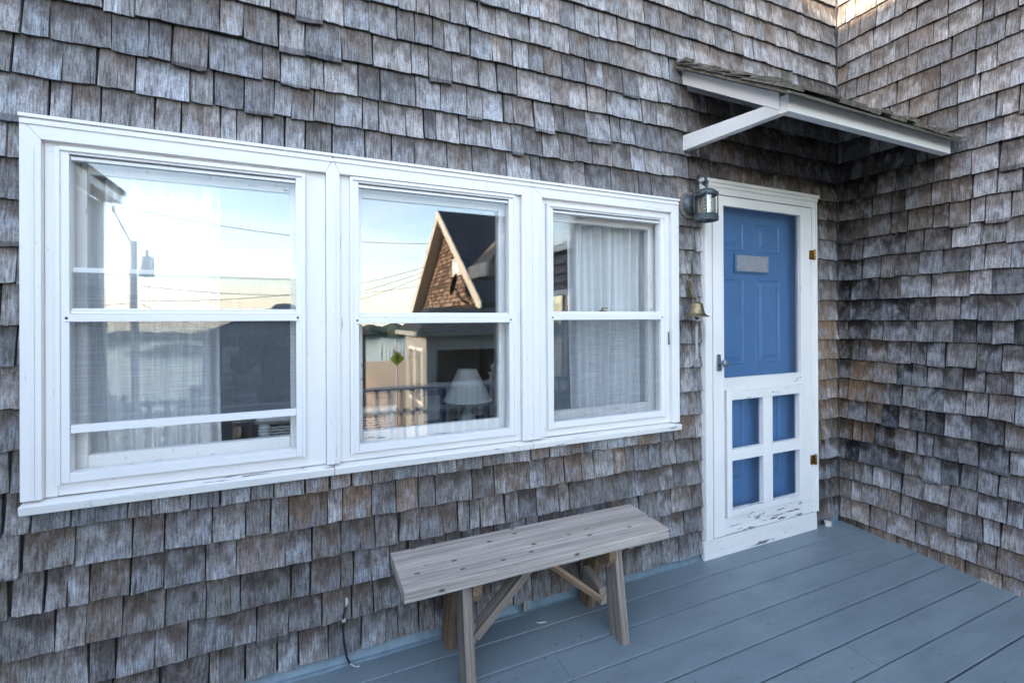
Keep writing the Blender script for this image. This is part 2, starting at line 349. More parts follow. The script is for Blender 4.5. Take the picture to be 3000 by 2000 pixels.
M['leaf'] = mat_simple('hedge_leaf', (.045, .065, .035), .7, 0, .5, 3)
M['bark'] = mat_simple('bark', (.07, .055, .045), .9, 0, .4)
def mat_ground():
    m, nt, p = newmat('ground'); g = N(nt); ob = g.obj(); n = g.noise(g.mapping(ob, (.25,)*3), 1, 6, .65); n2 = g.noise(g.mapping(ob, (3,)*3), 1, 5, .6)
    b = g.mix(g.mapr(n, .35, .65), c4(.075, .075, .045), c4(.20, .15, .10)); b = g.mix(g.mapr(n2, .35, .7, 0, .6), b, c4(.06, .05, .035))
    s = g.n('ShaderNodeSeparateXYZ'); g.l(ob, s.inputs[0]); fl = g.mapr(s.outputs[1], -26, -34)
    fl = g.math('MULTIPLY', fl, g.mapr(s.outputs[2], -6.6, -6.2)); b = g.mix(fl, b, c4(.44, .30, .18))
    g.l(b, p.inputs['Base Color']); p.inputs['Roughness'].default_value = .95; return m
M['ground'] = mat_ground()
def mat_water():
    m, nt, p = newmat('water'); g = N(nt); n = g.noise(g.mapping(g.obj(), (.5, 2.4, 1)), 1, 5, .65)
    p.inputs['Base Color'].default_value = (.05, .09, .12, 1); p.inputs['Roughness'].default_value = .08; p.inputs['IOR'].default_value = 1.33
    g.bump(n, .18, .25, p.inputs['Normal']); return m
M['water'] = mat_water()

# ------------------------------------------------------------------ the two shingled walls
PITCHR = .1323; ROW0 = .043
class Frame:
    def __init__(s, O, A, Nn): s.O, s.A, s.N = Vector(O), Vector(A), Vector(Nn)
    def p(s, a, z, d): return s.O+s.A*a+Vector((0, 0, z))+s.N*d
FRONT = Frame((0, 0, 0), (1, 0, 0), (0, -1, 0)); SIDE = Frame((3.335, 0, 0), (0, -1, 0), (-1, 0, 0))
def seen(p):
    q = p-CAM; w = q.dot(_f2)
    if w < .05: return False
    u = 1500+1377.5*q.dot(_R)/w; v = 933.4-1377.5*q.dot(_U)/w
    return -60 < u < 3060 and -60 < v < 2060
def sstep(x, a, b): t = max(0, min(1, (x-a)/(b-a))); return t*t*(3-2*t)
def shingle_geo(F, x0, x1, z0, ztop, rnd, lip=0., cup=0., lean=0., drop=0., thick=.0115, flare=0.):
    """tapered split-cedar shingle: a slightly cupped front grid with an uneven butt, plus butt and edge faces"""
    H = .262; zt = min(z0+H, ztop); nx = 4; zs = [0, .045, .135]
    zs = [z for z in zs if z0+z < zt-.004]+[zt-z0]
    dz = [rnd.uniform(-.0022, .0022) for _ in range(nx+1)]; sl = rnd.uniform(-.003, .003)
    dz = [q+sl*(i/nx-.5)*2 for i, q in enumerate(dz)]
    w = x1-x0; V = []; UV = []
    e0 = [rnd.uniform(-.0012, .0012) for _ in zs]; e1 = [rnd.uniform(-.0012, .0012) for _ in zs]
    for j, z in enumerate(zs):
        for i in range(nx+1):
            t = i/nx; zz = z+(dz[i]-drop if j == 0 else 0)
            a = x0+w*t+lean*(z/.13 if z < .14 else 1)+(e0[j] if i == 0 else 0)+(e1[j] if i == nx else 0)
            d = -z*.0875+(cup*((2*t-1)**2)+lip)*(1-sstep(z, 0, .12))+rnd.uniform(-.0005, .0005)
            V.append(F.p(a, z0+zz, d)); UV.append((a, zz))
    n = nx+1; nv = len(V); Fc = []
    for j in range(len(zs)-1):
        for i in range(nx): Fc.append((j*n+i, j*n+i+1, (j+1)*n+i+1, (j+1)*n+i))
    back = []
    for i in range(nx+1):
        q = V[i]-F.N*thick; q = Vector(q); q.z += .001; V.append(q); UV.append((UV[i][0], -.01))
    for i in range(nx): Fc.append((nv+i, nv+i+1, i+1, i))
    nb = len(V); L = len(zs)
    for side, i in ((0, 0), (1, nx)):
        b = len(V)
        for j in range(L): V.append(V[j*n+i]-F.N*(thick*(1-.55*min(1, zs[j]/.262)))); UV.append((UV[j*n+i][0]-.008, UV[j*n+i][1]))
        for j in range(L-1):
            q = (j*n+i, (j+1)*n+i, b+j+1, b+j); Fc.append(q if side == 0 else tuple(reversed(q)))
    return V, Fc, UV
def to_mesh(V, Fc, UV, cols, name, mat):
    me = bpy.data.meshes.new(name); me.from_pydata([tuple(v) for v in V], [], Fc)
    me.color_attributes.new('tint', 'FLOAT_COLOR', 'CORNER'); me.uv_layers.new(name='UVMap')
    ca = me.color_attributes['tint']; ul = me.uv_layers['UVMap']
    for lp in me.loops:
        ul.data[lp.index].uv = UV[lp.vertex_index]; ca.data[lp.index].color = cols[lp.vertex_index]
    me.materials.append(mat); me.update(); return me
def weather_front(a, z, r):
    b = .04+.22*r.random()**2; d = -.06+.24*r.random()
    under = sstep(a, 1.85, 2.15)*sstep(z, 1.75, 2.0)*(1-sstep(z, 2.5, 2.62)); b += .35*under; d += .40*under
    if a > 3.0: q = 1-sstep(z, 1.0, 1.5); q2 = sstep(z, .45, .7)*(1-sstep(z, 1.2, 1.6)); b += .75*q2; d += .12*(1-q2)+.08*q
    low = 1-sstep(z, .55, .95); b += .12*low; d += .16*low
    if .45 < z < .75 and 0 < a < 2 and r.random() < .3: b += .45
    if z > 2.4: b += .03; d -= .06
    return b, d
def weather_side(a, z, r):
    b = .04+.22*r.random()**2; d = -.10+.40*r.random()
    nr = 1-sstep(a, .08, .40); q = sstep(z, .42, .6)*(1-sstep(z, 1.0, 1.35)); b += .95*nr*q*(r.random() > .25)
    dm = sstep(z, .25, .5)*(1-sstep(z, 1.45, 1.9)); d += dm*(.42*(1-sstep(a, .15, .85)))*(.2+1.0*r.random())*(1-.6*nr*q)+dm*(.08+.45*r.random()**1.5)
    un = (1-sstep(a, .55, .75))*sstep(z, 1.6, 1.95)*(1-sstep(z, 2.25, 2.5)); b += .35*un; d += .45*un
    up = sstep(z, 2.2, 2.6); b += .06*up; d -= .10*up
    b += .3*(1-sstep(z, .1, .25)); return b, d
def shingle_wall(F, parent, amin, amax, zmax, holes, weather, seed, amax_cnt=300, alignR=None):
    r = random.Random(seed); items = []
    k = -3
    while ROW0+k*PITCHR < zmax:
        zr = ROW0+k*PITCHR; a = amin-r.uniform(0, .1); drift = r.uniform(-.003, .003)
        while a < amax:
            w = r.choice((.055, .07, .08, .09, .1, .1, .11, .12, .13, .16))*r.uniform(.9, 1.12)
            gap = r.choice((.002, .003, .004, .005, .006, .009)) if F is FRONT else r.choice((.002, .004, .005, .006, .007, .010))
            x0, x1 = a+gap/2, min(a+w-gap/2, amax-.001)
            if amax-x1 < .04: x1 = amax-.001
            a += w
            if x1-x0 < .02: continue
            z0 = zr+drift+.0022*math.sin(a*2.1+k)+r.uniform(-.003, .003); ztop = 99
            mx = (x0+x1)/2; big = F is FRONT and mx < .1 and z0 > 2.0 or F is SIDE and r.random() < .25
            drop = r.uniform(.006, .028) if (r.random() < (.16 if big else .05)) else (r.uniform(0, .004))
            lip = r.uniform(0, .004)+(r.uniform(.003, .008) if drop > .006 else 0); cup = r.uniform(-.001, .0035)
            if r.random() < .1: cup += .004
            lean = r.uniform(-.0035, .0035) if r.random() < .8 else r.uniform(-.009, .009)
            segs = [(x0, x1, z0, 99)]
            for (ha, hb, hz0, hz1) in holes:
                out = []
                for (p0, p1, pz, pt) in segs:
                    if p1 <= ha or p0 >= hb or pz >= hz1 or pz+.262 <= hz0: out.append((p0, p1, pz, pt)); continue
                    if p0 < ha-.001: out.append((p0, ha+.003, pz, pt))
                    if p1 > hb+.001: out.append((hb-.003, p1, pz, pt))
                    q0, q1 = max(p0, ha), min(p1, hb)
                    if q1-q0 < .004: continue
                    if pz < hz0-.003: out.append((q0, q1, pz, min(pt, hz0+.004)))
                    elif pz+PITCHR > hz1+.012: out.append((q0, q1, hz1+.002, pt))
                segs = out
            b, d = weather(mx, z0, r); cc = (max(0, min(1, b)), max(-.25, min(.9, d)), r.random(), 1)
            # some shingles are split
            parts = segs
            if len(segs) == 1 and segs[0][3] > 90 and r.random() < .10 and x1-x0 > .08:
                t = x0+(x1-x0)*r.uniform(.25, .75); q = segs[0]; parts = [(q[0], t-.0006, q[2], 99), (t+.0006, q[1], q[2], 99)]
            for (p0, p1, pz, pt) in parts:
                if p1-p0 < .004 or pt-pz < .012: continue
                cut = pt < 90 or pz != z0 or len(segs) > 1
                V, Fc, UV = shingle_geo(F, p0, p1, pz, pt, r, lip, cup, 0 if cut else lean, drop*.2 if cut else drop)
                c = F.p((p0+p1)/2, pz+.06, 0); sz_ = (p1-p0)*min(PITCHR, pt-pz)/(c-CAM).length_squared*(-(c-CAM).normalized().dot(F.N)) if seen(c) else -1
                items.append((sz_, V, Fc, UV, cc))
                cc = (cc[0], cc[1], r.random(), 1) if not cut else cc
        k += 1
    items.sort(key=lambda q: -q[0])
    for it in items[:amax_cnt]:
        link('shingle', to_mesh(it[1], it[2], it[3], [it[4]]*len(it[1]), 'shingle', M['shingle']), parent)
    V, Fc, UV, C = [], [], [], []
    for it in items[amax_cnt:]:
        b = len(V); V += it[1]; UV += it[3]; C += [it[4]]*len(it[1]); Fc += [tuple(q+b for q in f) for f in it[2]]
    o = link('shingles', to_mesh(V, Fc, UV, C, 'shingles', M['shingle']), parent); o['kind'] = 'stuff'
    return len(items)

WIN = (-.803, 1.906, .764, 2.030); DOOR = (2.090, 3.081, -.2, 2.172)
front = empty('house_wall', (1.2, .1, 0)); tag(front, 'long grey shingled wall with the white triple window and the blue door', 'wall')
side = empty('house_wall', (3.4, -2.5, 0)); tag(side, 'shorter grey shingled wall of the wing, right of the door', 'wall')
def put_wall(name, boxes, m, parent):
    b = MB()
    for q in boxes: b.box(*q)
    return b.build(name, m, parent)
YB0, YB1 = .026, .16
put_wall('sheathing', [(-2.7, WIN[0]+.045, YB0, YB1, -1.2, 5.4), (WIN[1]-.045, DOOR[0]+.03, YB0, YB1, -1.2, 5.4), (DOOR[1]-.03, 3.6, YB0, YB1, -1.2, 5.4),
    (WIN[0]+.045, WIN[1]-.045, YB0, YB1, -1.2, WIN[2]+.02), (WIN[0]+.045, WIN[1]-.045, YB0, YB1, WIN[3]-.03, 5.4), (DOOR[0]+.03, DOOR[1]-.03, YB0, YB1, DOOR[3]-.03, 5.4)], M['felt'], front)
SW = [(3.30, 4.30, 2.36, 3.55), (3.36, 4.05, .42, 1.78)]   # two windows on the wing (a along the wall)
boxes = []
cuts = [(-.0, 3.34), (3.34, 4.01), (4.01, 4.26), (4.26, 5.2)]
boxes = [(3.362, 3.5, -3.40, .0, -1.2, 5.4), (3.362, 3.5, -5.2, -4.01, -1.2, 5.4), (3.362, 3.5, -4.01, -3.40, -1.2, .46), (3.362, 3.5, -4.01, -3.40, 1.74, 5.4)]
put_wall('sheathing', boxes, M['felt'], side)
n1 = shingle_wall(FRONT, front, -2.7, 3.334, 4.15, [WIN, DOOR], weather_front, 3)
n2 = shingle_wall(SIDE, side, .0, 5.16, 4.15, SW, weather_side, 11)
# corner bead where the walls meet, upper wall, house body
b = MB(); b.box(3.328, 3.340, -.004, .006, -.02, 4.1, (0, 0, 1)); b.build('corner_strip', M['felt'], side)
b = MB(); b.box(3.31, 3.50, -5.24, -5.162, -1.2, 4.6, (0, 0, 1)); b.box(3.505, 3.60, -5.24, -5.215, -1.2, 4.6); b.build('corner_board', M['white'], side)
b = MB(); b.box(-2.72, 3.31, -.30, .024, 4.17, 4.32); b.build('eave_board', M['white'], front)
b = MB(); b.box(3.04, 3.36, -5.3, -.32, 4.17, 4.32); b.build('eave_board', M['white'], side)
b = MB(); b.hexa([(-2.9, -.45, 4.33), (9, -.45, 4.33), (9, 4.2, 6.8), (-2.9, 4.2, 6.8), (-2.9, -.45, 4.42), (9, -.45, 4.42), (9, 4.2, 6.9), (-2.9, 4.2, 6.9)])
b.build('roof', M['slate'], front)
b = MB(); b.hexa([(2.9, -5.5, 4.34), (5.9, -5.5, 6.0), (5.9, -.4, 6.0), (2.9, -.4, 4.34), (2.9, -5.5, 4.44), (5.9, -5.5, 6.1), (5.9, -.4, 6.1), (2.9, -.4, 4.44)])
b.build('roof', M['slate'], side)
b = MB(); b.box(3.5, 8, -5.2, -5.1, -1.2, 4.4); b.box(7.9, 8, -5.1, 4.2, -1.2, 4.6); b.build('gable_end', M['greyshingle'], side)

# ------------------------------------------------------------------ windows
def board(name, x0, x1, y0, y1, z0, z1, parent, m='white', bev=.0018, L=None):
    b = MB(); b.box(x0, x1, y0, y1, z0, z1, L); return b.build(name, M[m], parent, bev)
trim = empty('window_trim', ((WIN[0]+WIN[1])/2, -.01, WIN[2]), front); trim.location = (0, 0, 0)
trim.parent = front; trim.matrix_parent_inverse = Matrix.Translation(front.location).inverted()
YF = -.018
def mitre_casing():
    cw = .052; ct = .064
    # mitred boards drawn as prisms (a,z polygons) extruded in y
    def prism(poly, y0, y1, L, steps=()):
        b = MB(); off = random.random()*30; n = len(poly)
        A = [(p[0], y0, p[1]) for p in poly]; B = [(p[0], y1, p[1]) for p in poly]
        def uvs(ps): return [((p[0] if L == 'x' else p[2])+off, (p[2] if L == 'x' else p[0])+p[1]+off) for p in ps]
        b.face(A, uvs(A)); b.face(list(reversed(B)), uvs(list(reversed(B))))
        for i in range(n):
            q = [A[(i+1) % n], A[i], B[i], B[(i+1) % n]]; b.face(q, uvs(q))
        o = b.build('casing_board', M['white'], trim, .0016)
        bm = bmesh.new(); bm.from_mesh(o.data); bmesh.ops.recalc_face_normals(bm, faces=bm.faces); bm.to_mesh(o.data); bm.free()
    X0, X1, Z0, Z1 = WIN[0], WIN[1], WIN[2]+.042, WIN[3]-.012
    ms = [(.095, .146), (.948, 1.056)]; g = .0006
    prism([(X0, Z0), (X0+cw, Z0), (X0+cw, Z1-ct), (X0, Z1)], YF, .022, 'z')
    prism([(X1-cw, Z0), (X1, Z0), (X1, Z1), (X1-cw, Z1-ct)], YF, .022, 'z')
    m0, m1 = ms
    prism([(m0[0], Z0), (m0[1], Z0), (m0[1], Z1-ct), (m0[0]+.026, Z1-.012), (m0[0], Z1-ct)], YF-.001, .022, 'z')
    prism([(m1[0], Z0), ((m1[0]+m1[1])/2-g, Z0), ((m1[0]+m1[1])/2-g, Z1-.012), (m1[0], Z1-ct)], YF-.001, .022, 'z')
    prism([((m1[0]+m1[1])/2+g, Z0), (m1[1], Z0), (m1[1], Z1-ct), ((m1[0]+m1[1])/2+g, Z1-.012)], YF, .022, 'z')
    prism([(X0+g, Z1), (X0+cw+g, Z1-ct), (m0[0]-g, Z1-ct), (m0[0]+.024, Z1-.0125), (m0[0]+.024, Z1)], YF-.0005, .022, 'x')
    prism([(m0[0]+.028, Z1), (m0[0]+.028, Z1-.0125), (m0[1]+g, Z1-ct), (m1[0]-g, Z1-ct), ((m1[0]+m1[1])/2-g*2, Z1-.0125), ((m1[0]+m1[1])/2-g*2, Z1)], YF-.0005, .022, 'x')
    prism([((m1[0]+m1[1])/2+g*2, Z1), ((m1[0]+m1[1])/2+g*2, Z1-.0125), (m1[1]+g, Z1-ct), (X1-cw-g, Z1-ct), (X1-g, Z1)], YF-.0005, .022, 'x')
    # back band with two small steps on top, narrow bead on verticals
    board('back_band', X0-.0005, X1+.002, YF-.008, .026, Z1+.0005, WIN[3], trim)
    board('back_band', X0+.002, X1-.002, YF-.005, YF-.0012, Z1-.020, Z1-.008, trim, bev=.001)
    # fluting on the mullions
    for xa in (m0[0]+.030, m1[0]+.016, m1[1]-.02): board('bead', xa, xa+.007, YF-.004, YF-.0012, Z0+.005, Z1-ct-.02, trim, bev=.0015)
    for xa in (X0+.030,): board('bead', xa, xa+.006, YF-.003, YF-.0012, Z0+.005, Z1-ct-.03, trim, bev=.0012)
    # sill with sloped nosing, in three lengths
    for xa, xb in ((X0-.001, m0[0]+.028), (m0[0]+.0295, (m1[0]+m1[1])/2-.004), ((m1[0]+m1[1])/2-.002, X1+.006)):
        b = MB(); zb, zt = WIN[2], WIN[2]+.042
        b.hexa([(xa, -.026, zb), (xb, -.026, zb), (xb, .03, zb), (xa, .03, zb), (xa, -.030, zt-.014), (xb, -.030, zt-.014), (xb, .03, zt), (xa, .03, zt)], (1, 0, 0))
        b.build('window_sill', M['white_old'], trim, .003)
mitre_casing()
def screw(x, z, parent, m='brass'):
    b = MB(); b.lathe((x, 0, z), [(.0001, -.0095), (.003, -.009), (.0045, -.007), (.0045, -.004)], 10, True, 'y'); b.build('screw', M[m], parent)
M['rust'] = mat_simple('rusty_screw', (.12, .045, .015), .8)
def window(ax0, ax1, gx0, gx1, gz0, gz1, rail0, rail1, screen, sinner):
    """ax: opening between casings, gx/gz visible storm glass; rail0/1 meeting rail; screen: (z0, z1)"""
    z0, z1 = WIN[2]+.042, WIN[3]-.076
    jb = MB(); YJ = .004
    jl, jr, jb_, jt = gx0-.034, gx1+.034, gz0-.032, gz1+.038
    # flat jamb boards round the storm window
    jb.box(ax0+.001, jl, YJ, .16, z0, z1, (0, 0, 1)); jb.box(jr, ax1-.001, YJ, .16, z0, z1, (0, 0, 1))
    jb.box(jl, jr, YJ, .16, z0, jb_, (1, 0, 0)); jb.box(jl, jr, YJ, .16, jt, z1, (1, 0, 0))
    w = jb.build('window', M['white'], front, .001)
    def B(*a, **k): return board(*a, parent=w, **k) if False else board(a[0], a[1], a[2], a[3], a[4], a[5], a[6], w, k.get('m', 'white_metal'), k.get('bev', .0012))
    fz0, fz1 = gz0-.030, gz1+.034
    # storm frame: stepped aluminium channel
    for s in (0, 1):
        a, b_ = (jl+.0005, gx0) if s == 0 else (gx1, jr-.0005)
        B('storm_frame', a, b_, -.012, .030, fz0, fz1)
        c = (a, a+.012) if s == 0 else (b_-.012, b_)
        B('storm_frame', c[0], c[1], -.019, -.0125, fz0-.003, fz1-.002)
    B('storm_frame', gx0+.0005, gx1-.0005, -.012, .030, fz0, gz0)
    B('storm_frame', jl+.013, jr-.013, -.019, -.0125, fz1-.013, fz1)
    B('storm_frame', gx0+.0005, gx1-.0005, -.012, .030, gz1+.013, fz1-.0005)
    B('top_rail', gx0+.001, gx1-.001, -.002, .020, gz1-.003, gz1+.008)
    # meeting rail
    B('meeting_rail', gx0-.010, gx1+.010, -.016, .006, rail0, rail0+.024)
    B('meeting_rail', gx0+.001, gx1-.001, -.006, .020, rail0+.0255, rail1-.008)
    B('meeting_rail', gx0+.001, gx1-.001, -.001, .020, rail1-.007, rail1)
    for x in (gx0-.006, gx1+.006):
        b = MB(); b.lathe((x, -.0125, rail0+.012), [(.0001, -.0055), (.003, -.005), (.0045, -.0035), (.0045, .0)], 10, True, 'y'); b.build('screw', M['rust'], w)
    def pane(x0, x1, z0_, z1_, y, m='glass', name='pane'):
        b = MB(); b.box(x0, x1, y, y+.003, z0_, z1_); return b.build(name, M[m], w)
    pane(gx0, gx1, rail1, gz1-.003, .008)
    if screen != 'half': pass
    if screen == 'none': pane(gx0, gx1, gz0, rail0, .002)
    # insect screen
    if screen == 'half':
        pane(gx0, gx1, 1.036, rail0, .002, 'screen', 'insect_screen')
        B('screen_rail', gx0+.001, gx1-.001, -.008, .008, 1.008, 1.034)
        pane(gx0, gx1, rail1+.001, 1.535, .016, 'screen', 'insect_screen')
        B('screen_rail', gx0+.001, gx1-.001, .014, .022, 1.536, 1.552)
    if screen == 'lower': pane(gx0, gx1, gz0, rail0, .002, 'screen', 'insect_screen')
    # wooden sash behind
    sx0, sx1, sz0, sz1 = gx0-.03, gx1+.03, gz0-.03, gz1+.03
    def S(*a): return board('sash', *a, w, 'white_old', .003)
    S(sx0, gx0+.022, .062, .095, sz0, sz1); S(gx1-.022, sx1, .062, .095, sz0, sz1)
    S(gx0+.0225, gx1-.0225, .062, .095, sz0, gz0+.036); S(gx0+.0225, gx1-.0225, .062, .095, gz1-.028, sz1)
    S(gx0+.0225, gx1-.0225, .064, .100, rail0+.004, rail0+.040)
    pane(gx0+.02, gx1-.02, gz0+.034, rail0+.006, .082, 'sash_glass', 'sash_pane'); pane(gx0+.02, gx1-.02, rail0+.038, gz1-.026, .074, 'sash_glass', 'sash_pane')
    if sinner:
        b = MB(); b.box(1.44, 1.465, .045, .075, rail0+.041, rail0+.050); b.tube([(1.452, .06, rail0+.05), (1.452, .06, rail0+.062)], .006, 8); b.box(1.452, 1.482, .052, .066, rail0+.058, rail0+.064); b.build('sash_lock', M['brass'], w)
        w['label'] = 'narrow right window with a full white curtain'
    return w
w1 = window(WIN[0]+.052, .095, -.684, -.013, .879, 1.906, 1.372, 1.416, 'half', False); w1['label'] = 'wide left window with half raised insect screen'
w2 = window(.146, .948, .218, .884, .868, 1.916, 1.360, 1.404, 'none', False); w2['label'] = 'middle window showing the lamp shade'
w3 = window(1.056, WIN[1]-.052, 1.118, 1.781, .876, 1.895, 1.370, 1.412, 'lower', True)

# ------------------------------------------------------------------ door: casing, storm door, blue entry door
fr = MB()
fr.box(2.091, 2.150, -.020, .024, .112, 2.090, (0, 0, 1)); fr.box(3.034, 3.080, -.020, .024, .118, 2.090, (0, 0, 1)); fr.box(2.091, 3.080, -.020, .024, 2.0905, 2.150, (1, 0, 0))
dcase = fr.build('door_casing', M['white'], front, .002)
board('cap_moulding', 2.080, 3.091, -.034, .026, 2.1505, 2.171, dcase); board('cap_moulding', 2.088, 3.083, -.028, -.0205, 2.128, 2.150, dcase)
board('outer_bead', 2.0915, 2.106, -.026, -.0205, .113, 2.127, dcase); board('outer_bead', 3.067, 3.0795, -.026, -.0205, .118, 2.127, dcase)
b = MB(); b.hexa([(2.087, -.016, -.02), (3.078, -.016, -.02), (3.078, .03, -.02), (2.087, .03, -.02), (2.087, -.012, .108), (3.078, -.012, .112), (3.078, .03, .112), (2.087, .03, .108)], (1, 0, 0)); b.build('threshold_board', M['white_old'], front, .002)
b = MB(); b.box(2.15, 2.175, .025, .15, .1, 2.1, (0, 0, 1)); b.box(3.02, 3.05, .025, .15, .1, 2.1, (0, 0, 1)); b.box(2.175, 3.02, .025, .15, 2.06, 2.1); b.box(2.1505, 2.160, .0, .024, .112, 2.09, (0, 0, 1)); b.build('door_jamb', M['white'], dcase)
sx0, sx1 = 2.162, 3.032; YS0, YS1 = -.016, .012
d = MB(); d.box(sx0, 2.247, YS0, YS1, .114, 2.086, (0, 0, 1)); sdoor = d.build('storm_door', M['white'], front, .0015); sdoor['label'] = 'white wooden screen door with four lower openings'
def D(n, *a, m='white'): return board(n, *a, sdoor, m, .0015)
D('stile', 2.928, sx1, YS0, YS1, .118, 2.086)
D('rail', 2.2475, 2.9275, YS0+.0005, YS1, 2.030, 2.086); D('rail', 2.2475, 2.9275, YS0+.0005, YS1, .955, 1.026, m='white_old'); D('rail', 2.2475, 2.9275, YS0+.0005, YS1, .116, .215, m='white_peel')
# proud lower frame with the four openings
D('lower_frame', 2.262, 2.301, YS0-.007, YS1, .2155, .9545); D('lower_frame', 2.899, 2.927, YS0-.007, YS1, .2155, .9545)
D('lower_frame', 2.3015, 2.8985, YS0-.0065, YS1, .896, .9545, m='white_old'); D('lower_frame', 2.3015, 2.8985, YS0-.0065, YS1, .2155, .254, m='white_old')
D('muntin', 2.566, 2.648, YS0-.006, YS1, .2545, .8955)
D('muntin', 2.3015, 2.5655, YS0-.0055, YS1, .541, .606); D('muntin', 2.6485, 2.8985, YS0-.0055, YS1, .541, .606)
for (xa, xb, za, zb) in ((2.247, 2.928, 1.026, 2.030), (2.301, 2.566, .606, .896), (2.648, 2.899, .606, .896), (2.301, 2.566, .254, .541), (2.648, 2.899, .254, .541)):
    b = MB(); b.box(xa, xb, .004, .005, za, zb); b.build('insect_screen', M['doorscreen'], sdoor)
def hinge(z):
    b = MB(); b.tube([(3.046, -.029, z-.032), (3.046, -.029, z+.032)], .0065, 10); b.box(3.008, 3.045, -.0225, -.0175, z-.030, z+.030); b.box(3.047, 3.062, -.028, -.0205, z-.030, z+.030)
    b.tube([(3.046, -.029, z+.032), (3.046, -.029, z+.037)], .0045, 8); b.build('hinge', M['brass'], sdoor, .0008)
hinge(1.783); hinge(.457)
b = MB(); b.hexa([(2.184, -.030, 1.072), (2.212, -.030, 1.072), (2.212, -.017, 1.072), (2.184, -.017, 1.072), (2.187, -.026, 1.168), (2.209, -.026, 1.168), (2.209, -.017, 1.168), (2.187, -.017, 1.168)])
kn = b.build('latch_plate', M['knob'], sdoor, .002)
b = MB(); b.lathe((2.199, -.028, 1.118), [(.010, 0), (.010, -.018), (.014, -.022), (.0215, -.030), (.0225, -.046), (.019, -.052), (.008, -.0525), (.0001, -.049)], 20, True, 'y'); b.build('knob', M['knob'], sdoor)
# blue entry door with six raised panels
YD = .085
d = MB(); d.box(2.176, 3.019, YD, YD+.04, .10, 2.059, (0, 0, 1)); ed = d.build('entry_door', M['door'], front); ed['label'] = 'blue panelled front door behind the screen door'
def raised(x0, x1, z0, z1):
    def ringed(b, o0, y0, o1, y1):
        A = [(x0+o0, y0, z0+o0), (x1-o0, y0, z0+o0), (x1-o0, y0, z1-o0), (x0+o0, y0, z1-o0)]; B_ = [(x0+o1, y1, z0+o1), (x1-o1, y1, z0+o1), (x1-o1, y1, z1-o1), (x0+o1, y1, z1-o1)]
        for i in range(4): j = (i+1) % 4; b.face([A[i], A[j], B_[j], B_[i]])
        return B_
    b = MB()
    prof = [(0, YD-.0005), (.004, YD-.006), (.012, YD-.006), (.018, YD-.0008), (.030, YD-.0008), (.052, YD-.009)]
    for a, c in zip(prof, prof[1:]): t = ringed(b, a[0], a[1], c[0], c[1])
    b.face(t); b.build('door_panel', M['door'], ed)
for (xa, xb) in ((2.305, 2.535), (2.635, 2.865)):
    raised(xa, xb, 1.790, 1.975); raised(xa, xb, 1.090, 1.625); raised(xa, xb, .36, .92)
board('mail_slot', 2.438, 2.733, YD-.018, YD-.0095, 1.658, 1.770, ed, 'door', .003)
board('mail_flap', 2.450, 2.730, YD-.023, YD-.0185, 1.666, 1.764, ed, 'steel', .001)
for x in (2.458, 2.722): b = MB(); b.lathe((x, YD-.023, 1.712), [(.0001, -.002), (.003, -.0015), (.004, 0)], 8, True, 'y'); b.build('screw', M['black'], ed)
board('door_sweep', 2.25, 2.95, YD-.006, YD-.001, .11, .16, ed, 'steel')

# ------------------------------------------------------------------ deck of planks with slope
SL = .053
deck = empty('deck', (1, -1.5, -.1)); tag(deck, 'blue grey painted plank deck sloping gently away from the house wall', 'deck', kind='structure')
def plank(x0, x1, ya, yb, warp=0):
    b = MB(); e = .0030; t = .028; n = max(2, int((x1-x0)/.5))
    za, zb = SL*ya+warp, SL*yb+warp
    off = random.random()*50
    xs = [x0+(x1-x0)*i/n for i in range(n+1)]; dzs = [random.uniform(-.0008, .0008) for _ in xs]
    prof = [(ya-e, za-t), (ya-e, za-.004), (ya-e-.003, za), (yb+e+.003, zb), (yb+e, zb-.004), (yb+e, zb-t)]
    for i in range(n):
        for j in range(len(prof)-1):
            p, q = prof[j], prof[j+1]
            P = [(xs[i], p[0], p[1]+dzs[i]), (xs[i], q[0], q[1]+dzs[i]), (xs[i+1], q[0], q[1]+dzs[i+1]), (xs[i+1], p[0], p[1]+dzs[i+1])]
            b.face(P, [(k[0]+off, k[1]+off) for k in P])
    for x, dzz, rv in ((x0, dzs[0], False), (x1, dzs[-1], True)):
        P = [(x, p[0], p[1]+dzz) for p in prof]; b.face(P if not rv else P[::-1])
    o = b.build('plank', M['deck'], deck)
    bm = bmesh.new(); bm.from_mesh(o.data); bmesh.ops.recalc_face_normals(bm, faces=bm.faces); bm.to_mesh(o.data); bm.free()
seams = [.02, -.1295, -.282, -.432, -.5795, -.727, -.868]
while seams[-1] > -3.1: seams.append(seams[-1]-.146)
jr = random.Random(5)
for i in range(len(seams)-1):
    fixed = {2: [.958], 5: [2.148]}.get(i, [jr.choice((-1.1, -.9, -.5, 4)) if i < 7 else jr.uniform(-.8, 2.6)])
    xs = [-2.6]+[x for x in fixed if x < 3]+[3.352]
    for a, c in zip(xs, xs[1:]): plank(a+.0008, c-.0008, seams[i], seams[i+1], jr.uniform(-.0012, .0012))
b = MB()
for x in (-2.4, -1.6, -.8, 0, .8, 1.6, 2.4, 3.2): b.hexa([(x-.02, -3.1, -.35), (x+.02, -3.1, -.35), (x+.02, .02, -.19), (x-.02, .02, -.19), (x-.02, -3.1, -.195), (x+.02, -3.1, -.195), (x+.02, .02, -.029), (x-.02, .02, -.029)])
b.hexa([(-2.6, -3.16, -1.2), (3.33, -3.16, -1.2), (3.33, -3.13, -1.2), (-2.6, -3.13, -1.2), (-2.6, -3.16, -.17), (3.33, -3.16, -.17), (3.33, -3.13, -.17), (-2.6, -3.13, -.17)])
b.build('joists', M['pole'], deck)
